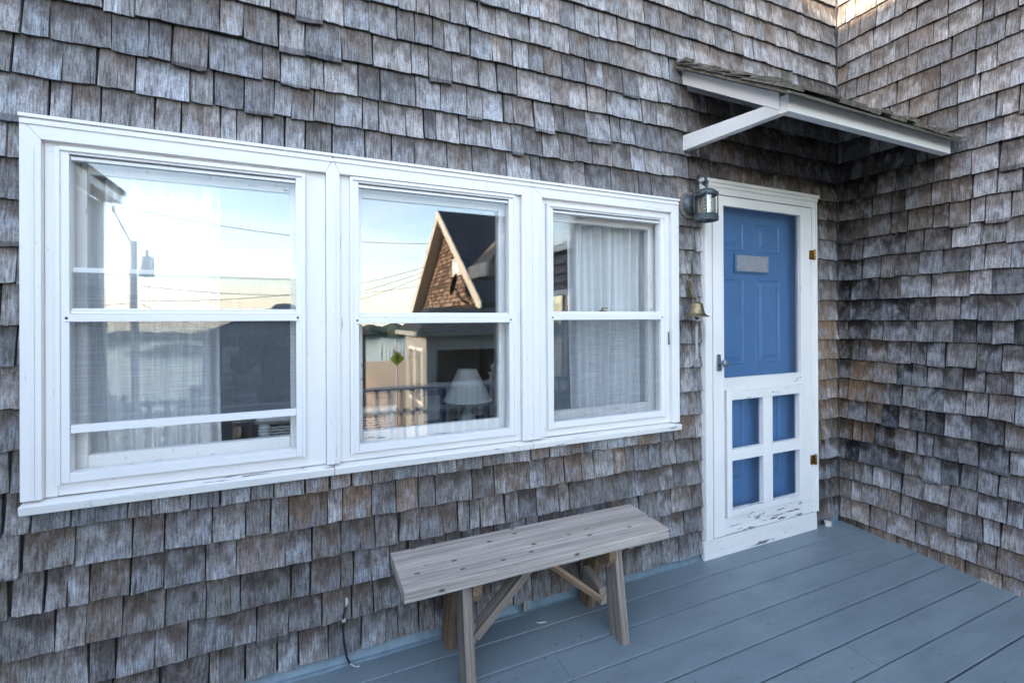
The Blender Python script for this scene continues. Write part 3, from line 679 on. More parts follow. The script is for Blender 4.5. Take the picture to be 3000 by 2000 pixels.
# metal flashing strip at the foot of the front wall
def flashing(x0, x1, zfun, lip):
    b = MB(); n = max(2, int((x1-x0)/.04)); rr = random.Random(int(x0*100)+9)
    xs = [x0+(x1-x0)*i/n for i in range(n+1)]; wob = [rr.uniform(-.0015, .0015) for _ in xs]
    for i in range(n):
        def pr(k):
            x = xs[k]; z = zfun(x)+wob[k]; return [(x, .012, z+.012), (x, .0085, z), (x, .002-wob[k], .006), (x, -.004, .0022), (x, -lip-wob[k]*1.5, .0006-lip*SL+.0016)]
        A, B_ = pr(i), pr(i+1)
        for j in range(4): b.face([A[j], A[j+1], B_[j+1], B_[j]], None, True)
    o = b.build('flashing', M['flash'], front); s = o.modifiers.new('s', 'SOLIDIFY'); s.thickness = .001
flashing(1.42, 2.085, lambda x: .038, .008); flashing(.955, 1.418, lambda x: .04, .009)
flashing(-1.2, .953, lambda x: .030+.016*sstep(x, .0, .5)*(1-sstep(x, .75, .95)), .022)
b = MB(); b.box(.953, .972, -.007, .0, .004, .052, (0, 0, 1)); b.build('drain_tab', M['bench_leg'], front)

# ------------------------------------------------------------------ canopy over the door
can = empty('door_canopy', (2.6, -.3, 2.4)); tag(can, 'small shed canopy over the blue door with white rafters and mossy wooden shingles', 'canopy')
sl = (2.37-2.765)/.60
def rafter(x, br=True):
    b = MB(); t = .040; y0, y1 = .006, -.5795
    zt = lambda y: 2.762+sl*(-y)
    b.hexa([(x, y0, zt(y0)-.078), (x+t, y0, zt(y0)-.078), (x+t, y1, zt(y1)-.078), (x, y1, zt(y1)-.078), (x, y0, zt(y0)), (x+t, y0, zt(y0)), (x+t, y1, zt(y1)), (x, y1, zt(y1))], (0, -.83, -.55))
    b.build('rafter', M['white_old'] if x > 3 else M['white'], can, .002)
    if not br: return
    b = MB(); b.hexa([(x+.004, .004, 2.312), (x+t+.004, .004, 2.312), (x+t+.004, -.5795, 2.287), (x+.004, -.5795, 2.287), (x+.004, .004, 2.398), (x+t+.004, .004, 2.398), (x+t+.004, -.5795, 2.345), (x+.004, -.5795, 2.345)], (0, 1, 0))
    b.build('brace', M['white_old'], can, .003)
rafter(1.955); rafter(3.262, False)
b = MB(); b.box(1.962, 3.310, -.620, -.580, 2.284, 2.362, (1, 0, 0)); b.build('fascia', M['white'], can, .002)
b = MB(); b.box(1.9995, 3.258, .0, .022, 2.66, 2.74); b.build('ledger', M['white_old'], can)
# roof boards and shingle courses
nv = Vector((0, -(-sl), 1)).normalized() if False else Vector((0, sl, 1)).normalized()
def rp(x, y, h):  # point on roof plane at depth y (negative), height h above boards
    return Vector((x, y, 2.766+sl*(-y)))+Vector((0, sl*h, h))*.84
b = MB(); xs0, xs1 = 1.905, 3.300
for k in range(4):
    ya, yb = -.0-.166*k, -.0-.166*(k+1)+.002
    b.hexa([rp(xs0, ya, .0), rp(xs1, ya, 0), rp(xs1, yb, 0), rp(xs0, yb, 0), rp(xs0, ya, .014), rp(xs1, ya, .014), rp(xs1, yb, .014), rp(xs0, yb, .014)], (1, 0, 0))
b.build('roof_board', M['rake'], can)
M['roofshingle'] = mat_wood('mossy_roof_shingle', (.085, .075, .058), (.26, .235, .195), (.095, .085, .045), .5, False)
rr = random.Random(21)
for k in range(7):
    yb = -.668+.102*k; x = xs0-.012
    while x < xs1+.0:
        w = rr.uniform(.07, .14); x2 = min(x+w, xs1+.01)
        h0 = .0145+(.004 if k else 0); th = rr.uniform(.013, .019); curl = rr.uniform(0, .007)+(.012 if rr.random() < .25 else 0); y0 = min(yb+.25, -.002); e = rr.uniform(-.005, .005)
        hb = .0145+(.011 if k > 0 else 0.0)+curl
        b = MB(); b.hexa([rp(x, y0, .015), rp(x2-.003, y0, .015), rp(x2-.003, yb+e, hb), rp(x, yb+e, hb), rp(x, y0, .019), rp(x2-.003, y0, .019), rp(x2-.003, yb+e+rr.uniform(-.003, .003), hb+th), rp(x, yb+e, hb+th)], (0, 1, 0))
        b.build('shingle', M['roofshingle'], can); x = x2
        if x2 >= xs1+.0099: break
b = MB(); b.hexa([rp(xs0-.01, -.655, .001), rp(xs1, -.655, .001), rp(xs1, -.672, .002), rp(xs0-.01, -.672, .002), rp(xs0-.01, -.655, .012), rp(xs1, -.655, .012), rp(xs1, -.672, .011), rp(xs0-.01, -.672, .011)], (1, 0, 0)); b.build('starter_course', M['roofshingle'], can)

# ------------------------------------------------------------------ lantern
lan = empty('wall_lantern', (2.0, 0, 2.0)); tag(lan, 'dark iron wall lantern with a white spiral bulb, left of the door top', 'wall lamp')
b = MB(); b.lathe((2.0, 0, 2.008), [(.0001, -.012), (.070, -.012), (.078, -.006), (.080, .006), (.080, .02)], 32, True, 'y'); b.build('mounting_block', M['plate'], lan)
b = MB(); b.lathe((2.0, 0, 2.008), [(.0001, -.046), (.022, -.044), (.045, -.034), (.058, -.020), (.061, -.013)], 32, True, 'y'); b.build('back_plate', M['iron'], lan)
def strap(pts, w, t, name, m):
    b = MB()
    for p, q in zip(pts, pts[1:]):
        p, q = Vector(p), Vector(q); d_ = (q-p).normalized()*.001; L = (q-p).normalized(); W = Vector((1, 0, 0)); T = W.cross(L)
        b.hexa([(p-d_)+W*a*w/2+T*c*t/2 for a, c in ((-1, -1), (1, -1), (1, 1), (-1, 1))]+[(q+d_)+W*a*w/2+T*c*t/2 for a, c in ((-1, -1), (1, -1), (1, 1), (-1, 1))], L)
    b.build(name, m, lan)
cx, cy, cz = 2.0, -.12, 0
arm = [(2.0, -.048, 1.91), (2.0, -.050, 2.04), (2.0, -.052, 2.115)]
for k in range(9): a = math.pi*k/8; arm.append((2.0, -.087+.035*math.cos(a), 2.115+.045*math.sin(a)))
arm += [(2.0, -.121, 2.105), (2.0, -.112, 2.096), (2.0, -.102, 2.102), (2.0, -.102, 2.113)]
strap(arm, .016, .005, 'arm', M['iron'])
scr = [(2.0, -.060+.018*math.cos(t*.5)*(1-t*.08), 2.118+.018*math.sin(t*.5)*(1-t*.08)) for t in range(0, 9)]
strap(scr, .012, .004, 'scroll', M['iron'])
b = MB(); b.tube([(cx, cy+.016*math.cos(t), 2.104+.017*math.sin(t)) for t in [math.pi*2*k/16 for k in range(17)]], .003, 8, False); b.build('hanging_ring', M['iron'], lan)
b = MB(); b.tube([(cx, cy-.004, 2.062), (cx, cy-.004, 2.09)], .007, 10); b.lathe((cx, cy, 0), [(.0001, 2.078), (.018, 2.074), (.040, 2.066), (.052, 2.058), (.056, 2.055), (.056, 2.032), (.053, 2.031)], 32); b.build('cap', M['iron'], lan)
b = MB()
for k in range(14): a = 2*math.pi*k/14; b.lathe((cx+.056*math.cos(a), cy+.056*math.sin(a), 2.038), [(.0001, .004), (.003, .002), (.004, -.002), (.0001, -.004)], 6)
b.build('rivets', M['iron'], lan)
b = MB(); b.lathe((cx, cy, 0), [(.050, 2.032), (.050, 1.915)], 32); b.lathe((cx, cy, 0), [(.048, 1.915), (.048, 2.032)], 32); b.build('glass_cylinder', M['lamp_glass'], lan)
b = MB(); b.lathe((cx, cy, 0), [(.053, 1.936), (.057, 1.934), (.057, 1.912), (.063, 1.908), (.064, 1.900), (.056, 1.899), (.052, 1.905), (.052, 1.934)], 32); b.build('base_ring', M['iron'], lan)
for k in range(4):
    a = math.pi/4+k*math.pi/2; x, y = cx+.059*math.cos(a), cy+.059*math.sin(a); b = MB(); b.tube([(x, y, 1.905), (x, y, 2.055)], .0032, 8); b.lathe((x, y, 1.918), [(.0001, .008), (.006, .004), (.006, -.004), (.0001, -.008)], 8); b.lathe((x, y, 2.045), [(.0001, .008), (.006, .004), (.006, -.004), (.0001, -.008)], 8); b.build('post', M['iron'], lan)
b = MB(); pts = [(cx+.016*math.cos(t*.6), cy+.016*math.sin(t*.6), 1.950+t*.0018) for t in range(0, 40)]; b.tube(pts, .006, 8); b.lathe((cx, cy, 0), [(.013, 1.934), (.016, 1.948), (.0001, 1.950)], 16); b.lathe((cx, cy, 0), [(.018, 2.030), (.018, 2.016), (.0001, 2.012)], 16); b.build('spiral_bulb', M['bulb'], lan)

# ------------------------------------------------------------------ house number, bell, cable
def extrude_poly(poly, y0, y1, name, m, parent=None, bev=.0006):
    b = MB(); A = [(p[0], y0, p[1]) for p in poly]; B_ = [(p[0], y1, p[1]) for p in poly]; n = len(poly)
    b.face(A); b.face(B_[::-1])
    for i in range(n): b.face([A[(i+1) % n], A[i], B_[i], B_[(i+1) % n]])
    o = b.build(name, m, parent, bev)
    bm = bmesh.new(); bm.from_mesh(o.data); bmesh.ops.recalc_face_normals(bm, faces=bm.faces); bm.to_mesh(o.data); bm.free(); return o
one = [(2.000, 1.612), (2.024, 1.612), (2.020, 1.622), (2.016, 1.700), (2.0135, 1.711), (2.008, 1.711), (1.997, 1.696), (1.997, 1.690), (2.006, 1.695), (2.006, 1.624)]
tag(extrude_poly(one, -.012, -.008, 'house_number', M['oldbrass']), 'small brass house number 1 nailed to the shingles below the lantern', 'house number')
bell = empty('brass_bell', (1.955, -.09, 1.4)); tag(bell, 'brass bell hanging from a curved bracket beside the door', 'bell')
extrude_poly([(1.972, 1.50), (1.985, 1.485), (1.998, 1.50), (1.999, 1.53), (2.004, 1.545), (1.998, 1.56), (1.999, 1.58), (1.990, 1.597), (1.980, 1.597), (1.972, 1.58), (1.973, 1.56), (1.967, 1.545), (1.972, 1.53)], -.014, -.009, 'bracket_plate', M['oldbrass'], bell)
b = MB(); b.tube([(1.985, -.012, 1.555), (1.984, -.026, 1.535), (1.980, -.040, 1.505), (1.972, -.062, 1.482), (1.962, -.085, 1.474), (1.957, -.094, 1.479)], [.006, .006, .0055, .005, .005, .005], 8); b.build('bracket_arm', M['oldbrass'], bell)
for z in (1.59, 1.545): b = MB(); b.lathe((1.985, -.014, z), [(.0001, -.002), (.003, -.001), (.004, 0)], 8, True, 'y'); b.build('screw', M['steel'], bell)
bx, by = 1.955, -.095
b = MB(); b.lathe((bx, by, 0), [(.0001, 1.462), (.022, 1.460), (.030, 1.455), (.032, 1.445), (.037, 1.415), (.043, 1.402), (.050, 1.394), (.064, 1.387), (.067, 1.383), (.063, 1.383), (.045, 1.392), (.033, 1.415), (.028, 1.448)], 32); b.tube([(bx, by, 1.455), (bx, by, 1.485)], .004, 8); b.build('bell_body', M['oldbrass'], bell)
b = MB(); b.tube([(bx, by, 1.44), (bx, by, 1.385)], .003, 6); b.lathe((bx, by, 1.378), [(.0001, .012), (.010, .006), (.012, 0), (.008, -.008), (.0001, -.012)], 12); b.build('clapper', M['iron'], bell)
for s in (0, math.pi):
    b = MB(); b.tube([(bx+.004*math.cos(k*.8+s), by+.004*math.sin(k*.8+s), 1.335-k*.0042) for k in range(42)], .0042, 6); b.build('rope', M['rope'], bell)
b = MB(); b.tube([(bx, by, 1.37), (bx+.002, by, 1.35), (bx, by, 1.333)], .0012, 5)
for dx_, dy_ in ((-.014, 0), (.014, .003), (0, -.01), (.006, .008)): b.tube([(bx, by, 1.165), (bx+dx_*.6, by+dy_, 1.155), (bx+dx_, by+dy_, 1.142)], .0028, 5)
b.build('frayed_end', M['rope'], bell)['kind'] = 'stuff'
cab = empty('cable', (.16, -.01, .1)); tag(cab, 'short black cable coming out of the shingles down to the deck, left of the bench', 'cable')
b = MB(); b.tube([(.166, -.002, .245), (.162, -.010, .225), (.155, -.014, .195), (.152, -.016, .15), (.156, -.018, .09), (.166, -.022, .035), (.176, -.028, .012)], .0036, 8); b.build('black_sheath', M['cable'], cab)
b = MB(); b.tube([(.176, -.028, .012), (.190, -.036, .004), (.203, -.046, .0025)], .0028, 6); b.tube([(.203, -.046, .003), (.209, -.040, .010)], .0022, 6); b.tube([(.203, -.046, .003), (.214, -.048, .003)], .0022, 6); b.build('bare_end', M['rope'], cab)
b = MB(); b.tube([(.167, -.004, .262), (.168, -.014, .25), (.164, -.016, .235)], [.004, .007, .005], 8); b.build('caulk', M['rope'], cab)
b = MB(); b.box(.149, .162, -.020, -.010, .176, .186); b.build('clip', M['steel'], cab)

# small things lying on the deck
def scrap(name, pts, h, m, label, cat):
    b = MB(); z = lambda y: SL*y+.0015; A = [(p[0], p[1], z(p[1])) for p in pts]; B_ = [(p[0], p[1], z(p[1])+h*(1+.6*math.sin(i*2.1))) for i, p in enumerate(pts)]
    b.face(B_); b.face(A[::-1]); n = len(pts)
    for i in range(n): b.face([A[i], A[(i+1) % n], B_[(i+1) % n], B_[i]])
    return tag(b.build(name, m), label, cat)
M['feather'] = mat_simple('feather_white', (.6, .6, .58), .9)
M['paper'] = mat_simple('torn_scrap', (.55, .52, .46), .9, 0, .4)
scrap('feather', [(.975, -.092), (.985, -.100), (1.00, -.106), (1.022, -.107), (1.004, -.101), (.99, -.094)], .002, M['feather'], 'tiny curled white feather on the deck under the bench', 'feather')
scrap('wood_scrap', [(3.155, -.02), (3.19, -.035), (3.225, -.02), (3.215, .0), (3.17, .0)], .022, M['paper'], 'torn pale scrap on the deck in the corner right of the door', 'scrap')
scrap('flashing_scrap', [(3.19, -.004), (3.31, -.006), (3.325, .004), (3.2, .006)], .03, M['flash'], 'bent blue grey flashing scrap in the corner behind the pale scrap', 'scrap')

# ------------------------------------------------------------------ bench
bench = empty('wooden_bench', (.93, -.2, -.01)); tag(bench, 'weathered wooden plank bench standing on the deck against the shingles', 'bench')
H = .44; TH = .042
def bz(y, z=0): return z+SL*y
def seat(ya, yb, nm):
    b = MB(); x0, x1 = .329, 1.527
    b.hexa([(x0, ya, bz(ya, H-TH)), (x1, ya, bz(ya, H-TH)), (x1, yb, bz(yb, H-TH)), (x0, yb, bz(yb, H-TH)), (x0, ya, bz(ya, H)), (x1, ya, bz(ya, H)), (x1, yb, bz(yb, H)), (x0, yb, bz(yb, H))], (1, 0, 0))
    b.build(nm, M['bench'], bench, .003)
seat(-.343, -.2076, 'seat_board'); seat(-.2048, -.066, 'seat_board')
def leg(x0, x1, yt, yb_, m):
    b = MB(); w = .044; zt = H-TH+bz(yt)-.001
    b.hexa([(x0, yb_-w, bz(yb_-w)), (x1, yb_-w, bz(yb_-w)), (x1, yb_+w, bz(yb_+w)), (x0, yb_+w, bz(yb_+w)), (x0, yt-w, zt), (x1, yt-w, zt), (x1, yt+w, zt), (x0, yt+w, zt)], (0, yt-yb_, zt))
    b.build('leg', m, bench, .002)
for (xa, xb, s) in ((.553, .590, 1), (1.249, 1.286, -1)):
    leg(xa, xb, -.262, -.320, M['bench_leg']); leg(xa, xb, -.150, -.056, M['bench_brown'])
    ca, cb = (xb+.0005, xb+.038) if s > 0 else (xa-.038, xa-.0005)
    # cleat with chamfered ends under the seat
    zt = H-TH-.0015; b = MB(); ys = [-.325, -.075]; prof = [(-.325, zt), (-.325, zt-.045), (-.300, zt-.085), (-.105, zt-.085), (-.078, zt-.045), (-.078, zt)]
    A = [(ca, y, bz(y, z)) for y, z in prof]; B_ = [(cb, y, bz(y, z)) for y, z in prof]; off = random.random()*9
    uvf = lambda P: [(p[1]+off, p[0]+p[2]) for p in P]
    b.face(A, uvf(A)); b.face(B_[::-1], uvf(B_[::-1]))
    for i in range(len(prof)): q = [A[(i+1) % 6], A[i], B_[i], B_[(i+1) % 6]]; b.face(q, uvf(q))
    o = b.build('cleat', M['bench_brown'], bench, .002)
    bm = bmesh.new(); bm.from_mesh(o.data); bmesh.ops.recalc_face_normals(bm, faces=bm.faces); bm.to_mesh(o.data); bm.free()
    # low stretcher joining the pair of legs and the diagonal brace
    b = MB(); zs = .16; b.hexa([(ca, -.256, .105), (cb, -.256, .105), (cb, -.110, .135), (ca, -.110, .135), (ca, -.250, .175), (cb, -.250, .175), (cb, -.118, .215), (ca, -.118, .215)], (0, 1, 0)); b.build('stretcher', M['bench_leg'], bench, .002)
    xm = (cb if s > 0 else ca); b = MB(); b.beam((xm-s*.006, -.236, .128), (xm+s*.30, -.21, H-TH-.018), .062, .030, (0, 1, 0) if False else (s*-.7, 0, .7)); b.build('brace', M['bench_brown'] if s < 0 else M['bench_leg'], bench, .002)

# ------------------------------------------------------------------ room behind the windows
b = MB(); x0, x1, y0, y1, z0, z1 = -2.4, 2.07, .162, 3.6, .0, 2.5
b.face([(x0, y0, z0), (x1, y0, z0), (x1, y1, z0), (x0, y1, z0)]); tag(b.build('room_floor', M['floorwood']), kind='structure')
b = MB(); b.face([(x0, y1, z0), (x1, y1, z0), (x1, y1, z1), (x0, y1, z1)]); b.face([(x0, y0, z0), (x0, y1, z0), (x0, y1, z1), (x0, y0, z1)]); b.face([(x1, y1, z0), (x1, y0, z0), (x1, y0, z1), (x1, y1, z1)]); b.face([(x0, y0, z1), (x0, y1, z1), (x1, y1, z1), (x1, y0, z1)])
tag(b.build('room_walls', M['room']), kind='structure')
def curtain(x0, x1, y, z0, z1, label, n, seed, tie=0):
    r = random.Random(seed); b = MB(); nx = 130; nz = 10; ph = [r.uniform(0, 6.28) for _ in range(4)]
    def P(i, j):
        t = i/nx; v = j/nz; x = x0+(x1-x0)*t; A = .030*(1-.35*v)
        dy = A*math.sin(t*n*6.28+ph[0]+.5*math.sin(v*2+ph[1]))+.4*A*math.sin(t*n*2.3*6.28+ph[2])
        xx = x+.012*math.sin(v*3+t*9+ph[3])*v
        if tie: xx += tie*(t)*(1-v)**2
        return (xx, y+dy, z0+(z1-z0)*(1-v) if False else z1-(z1-z0)*v)
    for i in range(nx):
        for j in range(nz): b.face([P(i, j), P(i, j+1), P(i+1, j+1), P(i+1, j)], None, True)
    tag(b.build('curtain', M['curtain']), label, 'curtain')
curtain(-.80, -.285, .155, .74, 2.02, 'sheer white curtain behind the left half of the widest window', 7, 4)
curtain(1.325, 1.92, .16, .74, 2.02, 'sheer white curtain gathered behind the narrow right window', 9, 8)
# wicker settee
wic = empty('wicker_settee', (.1, .6, 0)); tag(wic, 'white wicker settee back seen inside through the left and middle windows', 'settee')
sx_, sx2, sy, st = -.17, .43, .42, .932
b = MB()
for k in range(70):
    t = k/69; x = sx_+(sx2-sx_)*t; b.tube([(x-.012, sy-.022, st-.02+.012*(k % 2)), (x+.002, sy-.028, st+.002), (x+.014, sy-.01, st+.012)], .006, 5)
    b.tube([(x+.012, sy-.024, st-.022), (x, sy-.03, st-.004), (x-.012, sy-.012, st+.010)], .006, 5)
b.tube([(sx_, sy, st-.012), (sx2, sy, st-.012)], .024, 10); b.build('braided_rim', M['wicker'], wic)
for xp in (sx_+.02, sx_+.20, sx_+.42, sx2-.02):
    b = MB(); b.tube([(xp, sy, st-.02), (xp, sy, .05)], .022, 10)
    for k in range(60): b.lathe((xp, sy, st-.03-k*.0145), [(.022, .006), (.0275, 0), (.022, -.006)], 10)
    b.build('wrapped_post', M['wicker'], wic)
b = MB()
for k in range(38):
    z = st-.05-k*.0125; n = 24; b.tube([(sx_+.02+(sx2-sx_-.04)*i/n, sy+(.006 if (i+k) % 2 else -.006), z) for i in range(n+1)], .0042, 5)
b.build('woven_back', M['wicker'], wic)
b = MB(); b.box(sx_, sx2, sy, sy+.55, .38, .43); b.build('seat', M['wicker'], wic, .01)
for xp in (sx_+.03, sx2-.03): b = MB(); b.tube([(xp, sy+.5, .40), (xp, sy+.5, 0)], .022, 10); b.tube([(xp, sy, .66), (xp, sy+.5, .62), (xp, sy+.5, .4)], .024, 8); b.build('arm', M['wicker'], wic)
# side table and lamp
tab = empty('side_table', (.99, .95, 0)); tag(tab, 'dark side table inside the middle window carrying the lamp', 'table')
b = MB(); b.box(.70, 1.28, .70, 1.20, .53, .56); b.build('table_top', M['darkwood'], tab, .004)
for x in (.73, 1.25):
    for y in (.73, 1.17): b = MB(); b.box(x-.02, x+.02, y-.02, y+.02, 0, .529); b.build('leg', M['darkwood'], tab, .003)
lp = empty('table_lamp', (.99, .9, .56)); tag(lp, 'table lamp with a white cone shade seen through the middle window', 'lamp')
b = MB(); b.lathe((.99, .9, 0), [(.156, .853), (.063, 1.048)], 40); b.lathe((.99, .9, 0), [(.061, 1.048), (.154, .853)], 40); b.tube([(.99+.1555*math.cos(k*math.pi/20), .9+.1555*math.sin(k*math.pi/20), .853) for k in range(41)], .003, 6, False); b.tube([(.99+.0625*math.cos(k*math.pi/20), .9+.0625*math.sin(k*math.pi/20), 1.048) for k in range(41)], .003, 6, False); b.build('lamp_shade', M['shade'], lp)
M['ceramic'] = mat_simple('pale_green_ceramic', (.45, .55, .52), .15)
b = MB(); b.lathe((.99, .9, 0), [(.0001, .561), (.06, .561), (.062, .575), (.035, .60), (.055, .66), (.062, .71), (.045, .76), (.018, .79), (.012, .87), (.0001, .87)], 28); b.build('lamp_base', M['ceramic'], lp)
# framed pictures on the room's back wall, seen low between the rails
M['picture'] = mat_simple('blue_picture', (.03, .08, .22), .4, 0, .7, 14)
for i, xx in enumerate((.42, .78, 1.14)):
    b = MB(); b.box(xx, xx+.24, 1.5, 1.53, .56, .86); f = b.build('picture_frame', M['picture']); tag(f, ['blue framed picture nearest the settee inside the middle window', 'blue framed picture behind the lamp in the middle window, centre of three', 'blue framed picture at the right end of its row inside the middle window'][i], 'picture', 'blue framed pictures inside the middle window')
    b = MB(); b.box(xx+.05, xx+.19, 1.494, 1.4995, .62, .80); b.build('print', M['transformer'], f)
b = MB(); b.box(.3, 1.5, 1.48, 1.75, .49, .558); o = b.build('shelf', M['darkwood']); tag(o, 'low dark shelf inside holding the blue framed pictures', 'shelf')

# ------------------------------------------------------------------ the place opposite, seen in the glass
# porch railing with ball finials
rail = empty('porch_railing', (.2, -3.05, -.16)); tag(rail, 'white porch railing with square balusters along the outer edge of the deck', 'railing')
ZD = -.149
b = MB(); b.box(-2.5, 3.25, -2.785, -2.715, .655, .695); b.build('top_rail', M['rail'], rail, .004)
b = MB(); b.box(-2.5, 3.25, -2.77, -2.73, .42, .455); b.build('middle_rail', M['rail'], rail, .003); b = MB(); b.box(-2.5, 3.25, -2.77, -2.73, -.08, -.045); b.build('bottom_rail', M['rail'], rail, .003)
x = -2.42
while x < 3.2:
    if min(abs(x-q) for q in (-2.5, -.6, 2.0, 2.16)) > .08:
        b = MB(); b.box(x-.014, x+.014, -2.764, -2.736, -.045, .655, (0, 0, 1)); b.build('baluster', M['rail'], rail)
    x += .125
for xp in (-2.5, -.6, 2.0, 2.16):
    b = MB(); b.box(xp-.045, xp+.045, -2.795, -2.705, ZD, .76, (0, 0, 1)); pst = b.build('post', M['rail'], rail, .004)
    b = MB(); b.box(xp-.055, xp+.055, -2.805, -2.695, .76, .78); b.lathe((xp, -2.75, 0), [(.03, .78), (.02, .795), (.04, .815), (.048, .84), (.04, .865), (.0001, .885)], 16); b.build('finial', M['rail'], pst)

# wing windows
def plain_window(F, a0, a1, z0, z1, parent, label=None):
    def fb(aa, ab, d0, d1, za, zb): 
        return [F.p(aa, za, d0), F.p(ab, za, d0), F.p(ab, za, d1), F.p(aa, za, d1), F.p(aa, zb, d0), F.p(ab, zb, d0), F.p(ab, zb, d1), F.p(aa, zb, d1)]
    c = .07; b = MB()
    for q in ((a0, a0+c, z0, z1), (a1-c, a1, z0, z1), (a0+c, a1-c, z0, z0+c), (a0+c, a1-c, z1-c, z1)): b.hexa(fb(q[0], q[1], -.03, .025, q[2], q[3]))
    b.hexa(fb(a0+c, a1-c, -.02, .01, (z0+z1)/2-.02, (z0+z1)/2+.02)); w = b.build('window', M['white'], parent)
    b = MB(); b.hexa(fb(a0+c, a1-c, -.02, -.017, z0+c, (z0+z1)/2-.02)); b.build('pane', M['window_dark'], w)
    b = MB(); b.hexa(fb(a0+c, a1-c, -.012, -.009, (z0+z1)/2+.02, z1-c)); b.build('pane', M['window_dark'], w)
    b = MB(); b.hexa(fb(a0+c, a1-c, -.10, -.09, z0+c, z1-c)); b.build('blind', M['room'], w)
    b = MB(); b.hexa(fb(a0-.02, a1+.02, -.02, .045, z0-.035, z0)); b.build('window_sill', M['white'], w); return w
plain_window(SIDE, SW[0][0], SW[0][1], SW[0][2], SW[0][3], side); plain_window(SIDE, SW[1][0], SW[1][1], SW[1][2], SW[1][3], side)

# light-sided house to the left (shades the porch)
lh = empty('neighbour_house', (-7, -2, -1)); tag(lh, 'grey clapboard neighbour house reflected at the left edge of the wide window', 'house')
b = MB(); b.box(-11, -3.1, -8, 5, -1.5, 3.42); b.build('wall', M['siding'], lh)
b = MB(); b.box(-3.099, -3.02, -8.09, -8.0005, -1.5, 3.42, (0, 0, 1)); b.box(-3.098, -3.02, -8, -7.9, -1.5, 3.40, (0, 0, 1)); b.build('corner_board', M['white'], lh)
b = MB(); b.box(-3.098, -2.86, -8.25, 5.2, 3.43, 3.46); b.box(-2.86, -2.83, -8.25, 5.2, 3.43, 3.60); b.build('eave', M['white'], lh)
b = MB(); b.hexa([(-2.8, -8.3, 3.57), (-7.05, -8.3, 6.12), (-7.05, 5.3, 6.12), (-2.8, 5.3, 3.57), (-2.8, -8.3, 3.67), (-7.05, -8.3, 6.24), (-7.05, 5.3, 6.24), (-2.8, 5.3, 3.67)])
b.hexa([(-11.3, -8.3, 3.57), (-7.05, -8.3, 6.12), (-7.05, 5.3, 6.12), (-11.3, 5.3, 3.57), (-11.3, -8.3, 3.67), (-7.05, -8.3, 6.24), (-7.05, 5.3, 6.24), (-11.3, 5.3, 3.67)]); b.build('roof', M['slate'], lh)
b = MB()
for y in (-8, 5): b.hexa([(-11, y-.05, 3.42), (-3.1, y-.05, 3.42), (-3.1, y+.05, 3.42), (-11, y+.05, 3.42), (-7.1, y-.05, 6.0), (-7.0, y-.05, 6.0), (-7.0, y+.05, 6.0), (-7.1, y+.05, 6.0)])
b.build('gable', M['siding'], lh)
# its lower back wing with a falling roof
b = MB(); b.hexa([(-6, -12, -3), (-3.9, -12, -3), (-3.9, -8.1, -3), (-6, -8.1, -3), (-6, -12, 3.9), (-4.5, -12, 3.9), (-3.25, -8.1, 3.0), (-6, -8.1, 3.2)]); b.build('back_wing', M['greyshingle'], lh)

# second house down the slope
h2 = empty('shingled_house', (0, -17, -5)); tag(h2, 'low grey shingled house with a hipped roof reflected behind the photographer', 'house')
b = MB(); b.box(-2.75, 2.1, -20, -15, -6, .92); b.build('wall', M['greyshingle'], h2)
b = MB(); b.hexa([(-3.05, -20.3, .9), (2.4, -20.3, .9), (2.4, -14.7, .9), (-3.05, -14.7, .9), (-1.7, -17.6, 1.55), (1.3, -17.6, 1.55), (1.3, -17.4, 1.55), (-1.7, -17.4, 1.55)]); b.build('roof', M['slate'], h2)
for (xa, za, zb) in ((-2.2, -.25, .55), (-1.4, -.25, .55), (-2.2, -2.6, -1.6), (-1.2, -2.6, -1.6)):
    b = MB(); b.box(xa, xa+.5, -15.0, -14.95, za, zb); w = b.build('window', M['white'], h2); b = MB(); b.box(xa+.06, xa+.44, -14.949, -14.935, za+.06, zb-.06); b.build('pane', M['window_dark'], w)

# gabled house with satellite dish
gh = empty('gabled_house', (9, -18, -5)); tag(gh, 'brown shingled house with a steep dark gable roof reflected in the middle window', 'house')
X = 6.0; ap = Vector((X, -18.0, 6.05)); yL, yR, zb = -23.4, -12.65, 1.85
b = MB(); pts = [(X, yL+.4, -6), (X, yR-.4, -6), (X, yR-.4, zb+.1), (X, ap.y, ap.z-.35), (X, yL+.4, zb+.1)]
b.face(pts, [(p[1], p[2]) for p in pts]); b.box(X+.001, 16, yL+.4, yR-.4, -6, zb+.05); b.build('wall', M['farshingle'], gh)
o = MB()
for (ye) in (yR, yL):
    n_ = 0.22; o.hexa([(X-.45, ye, zb-.1), (16, ye, zb-.1), (16, ap.y, ap.z-.08), (X-.45, ap.y, ap.z-.08), (X-.45, ye, zb+.12), (16, ye, zb+.12), (16, ap.y, ap.z+.12), (X-.45, ap.y, ap.z+.12)])
o.build('roof', M['slate'], gh)
b = MB()
for (ye) in (yR, yL): b.hexa([(X-.50, ye, zb-.32), (X-.455, ye, zb-.32), (X-.455, ap.y, ap.z-.30), (X-.50, ap.y, ap.z-.30), (X-.50, ye, zb+.13), (X-.455, ye, zb+.13), (X-.455, ap.y, ap.z+.13), (X-.50, ap.y, ap.z+.13)])
b.build('rake_board', M['cream'], gh)
b = MB()
for (ye) in (yR, yL): b.hexa([(X-.454, ye, zb-.34), (X-.005, ye, zb-.34), (X-.005, ap.y, ap.z-.32), (X-.454, ap.y, ap.z-.32), (X-.454, ye, zb-.30), (X-.005, ye, zb-.30), (X-.005, ap.y, ap.z-.28), (X-.454, ap.y, ap.z-.28)])
b.build('soffit', M['cream'], gh)
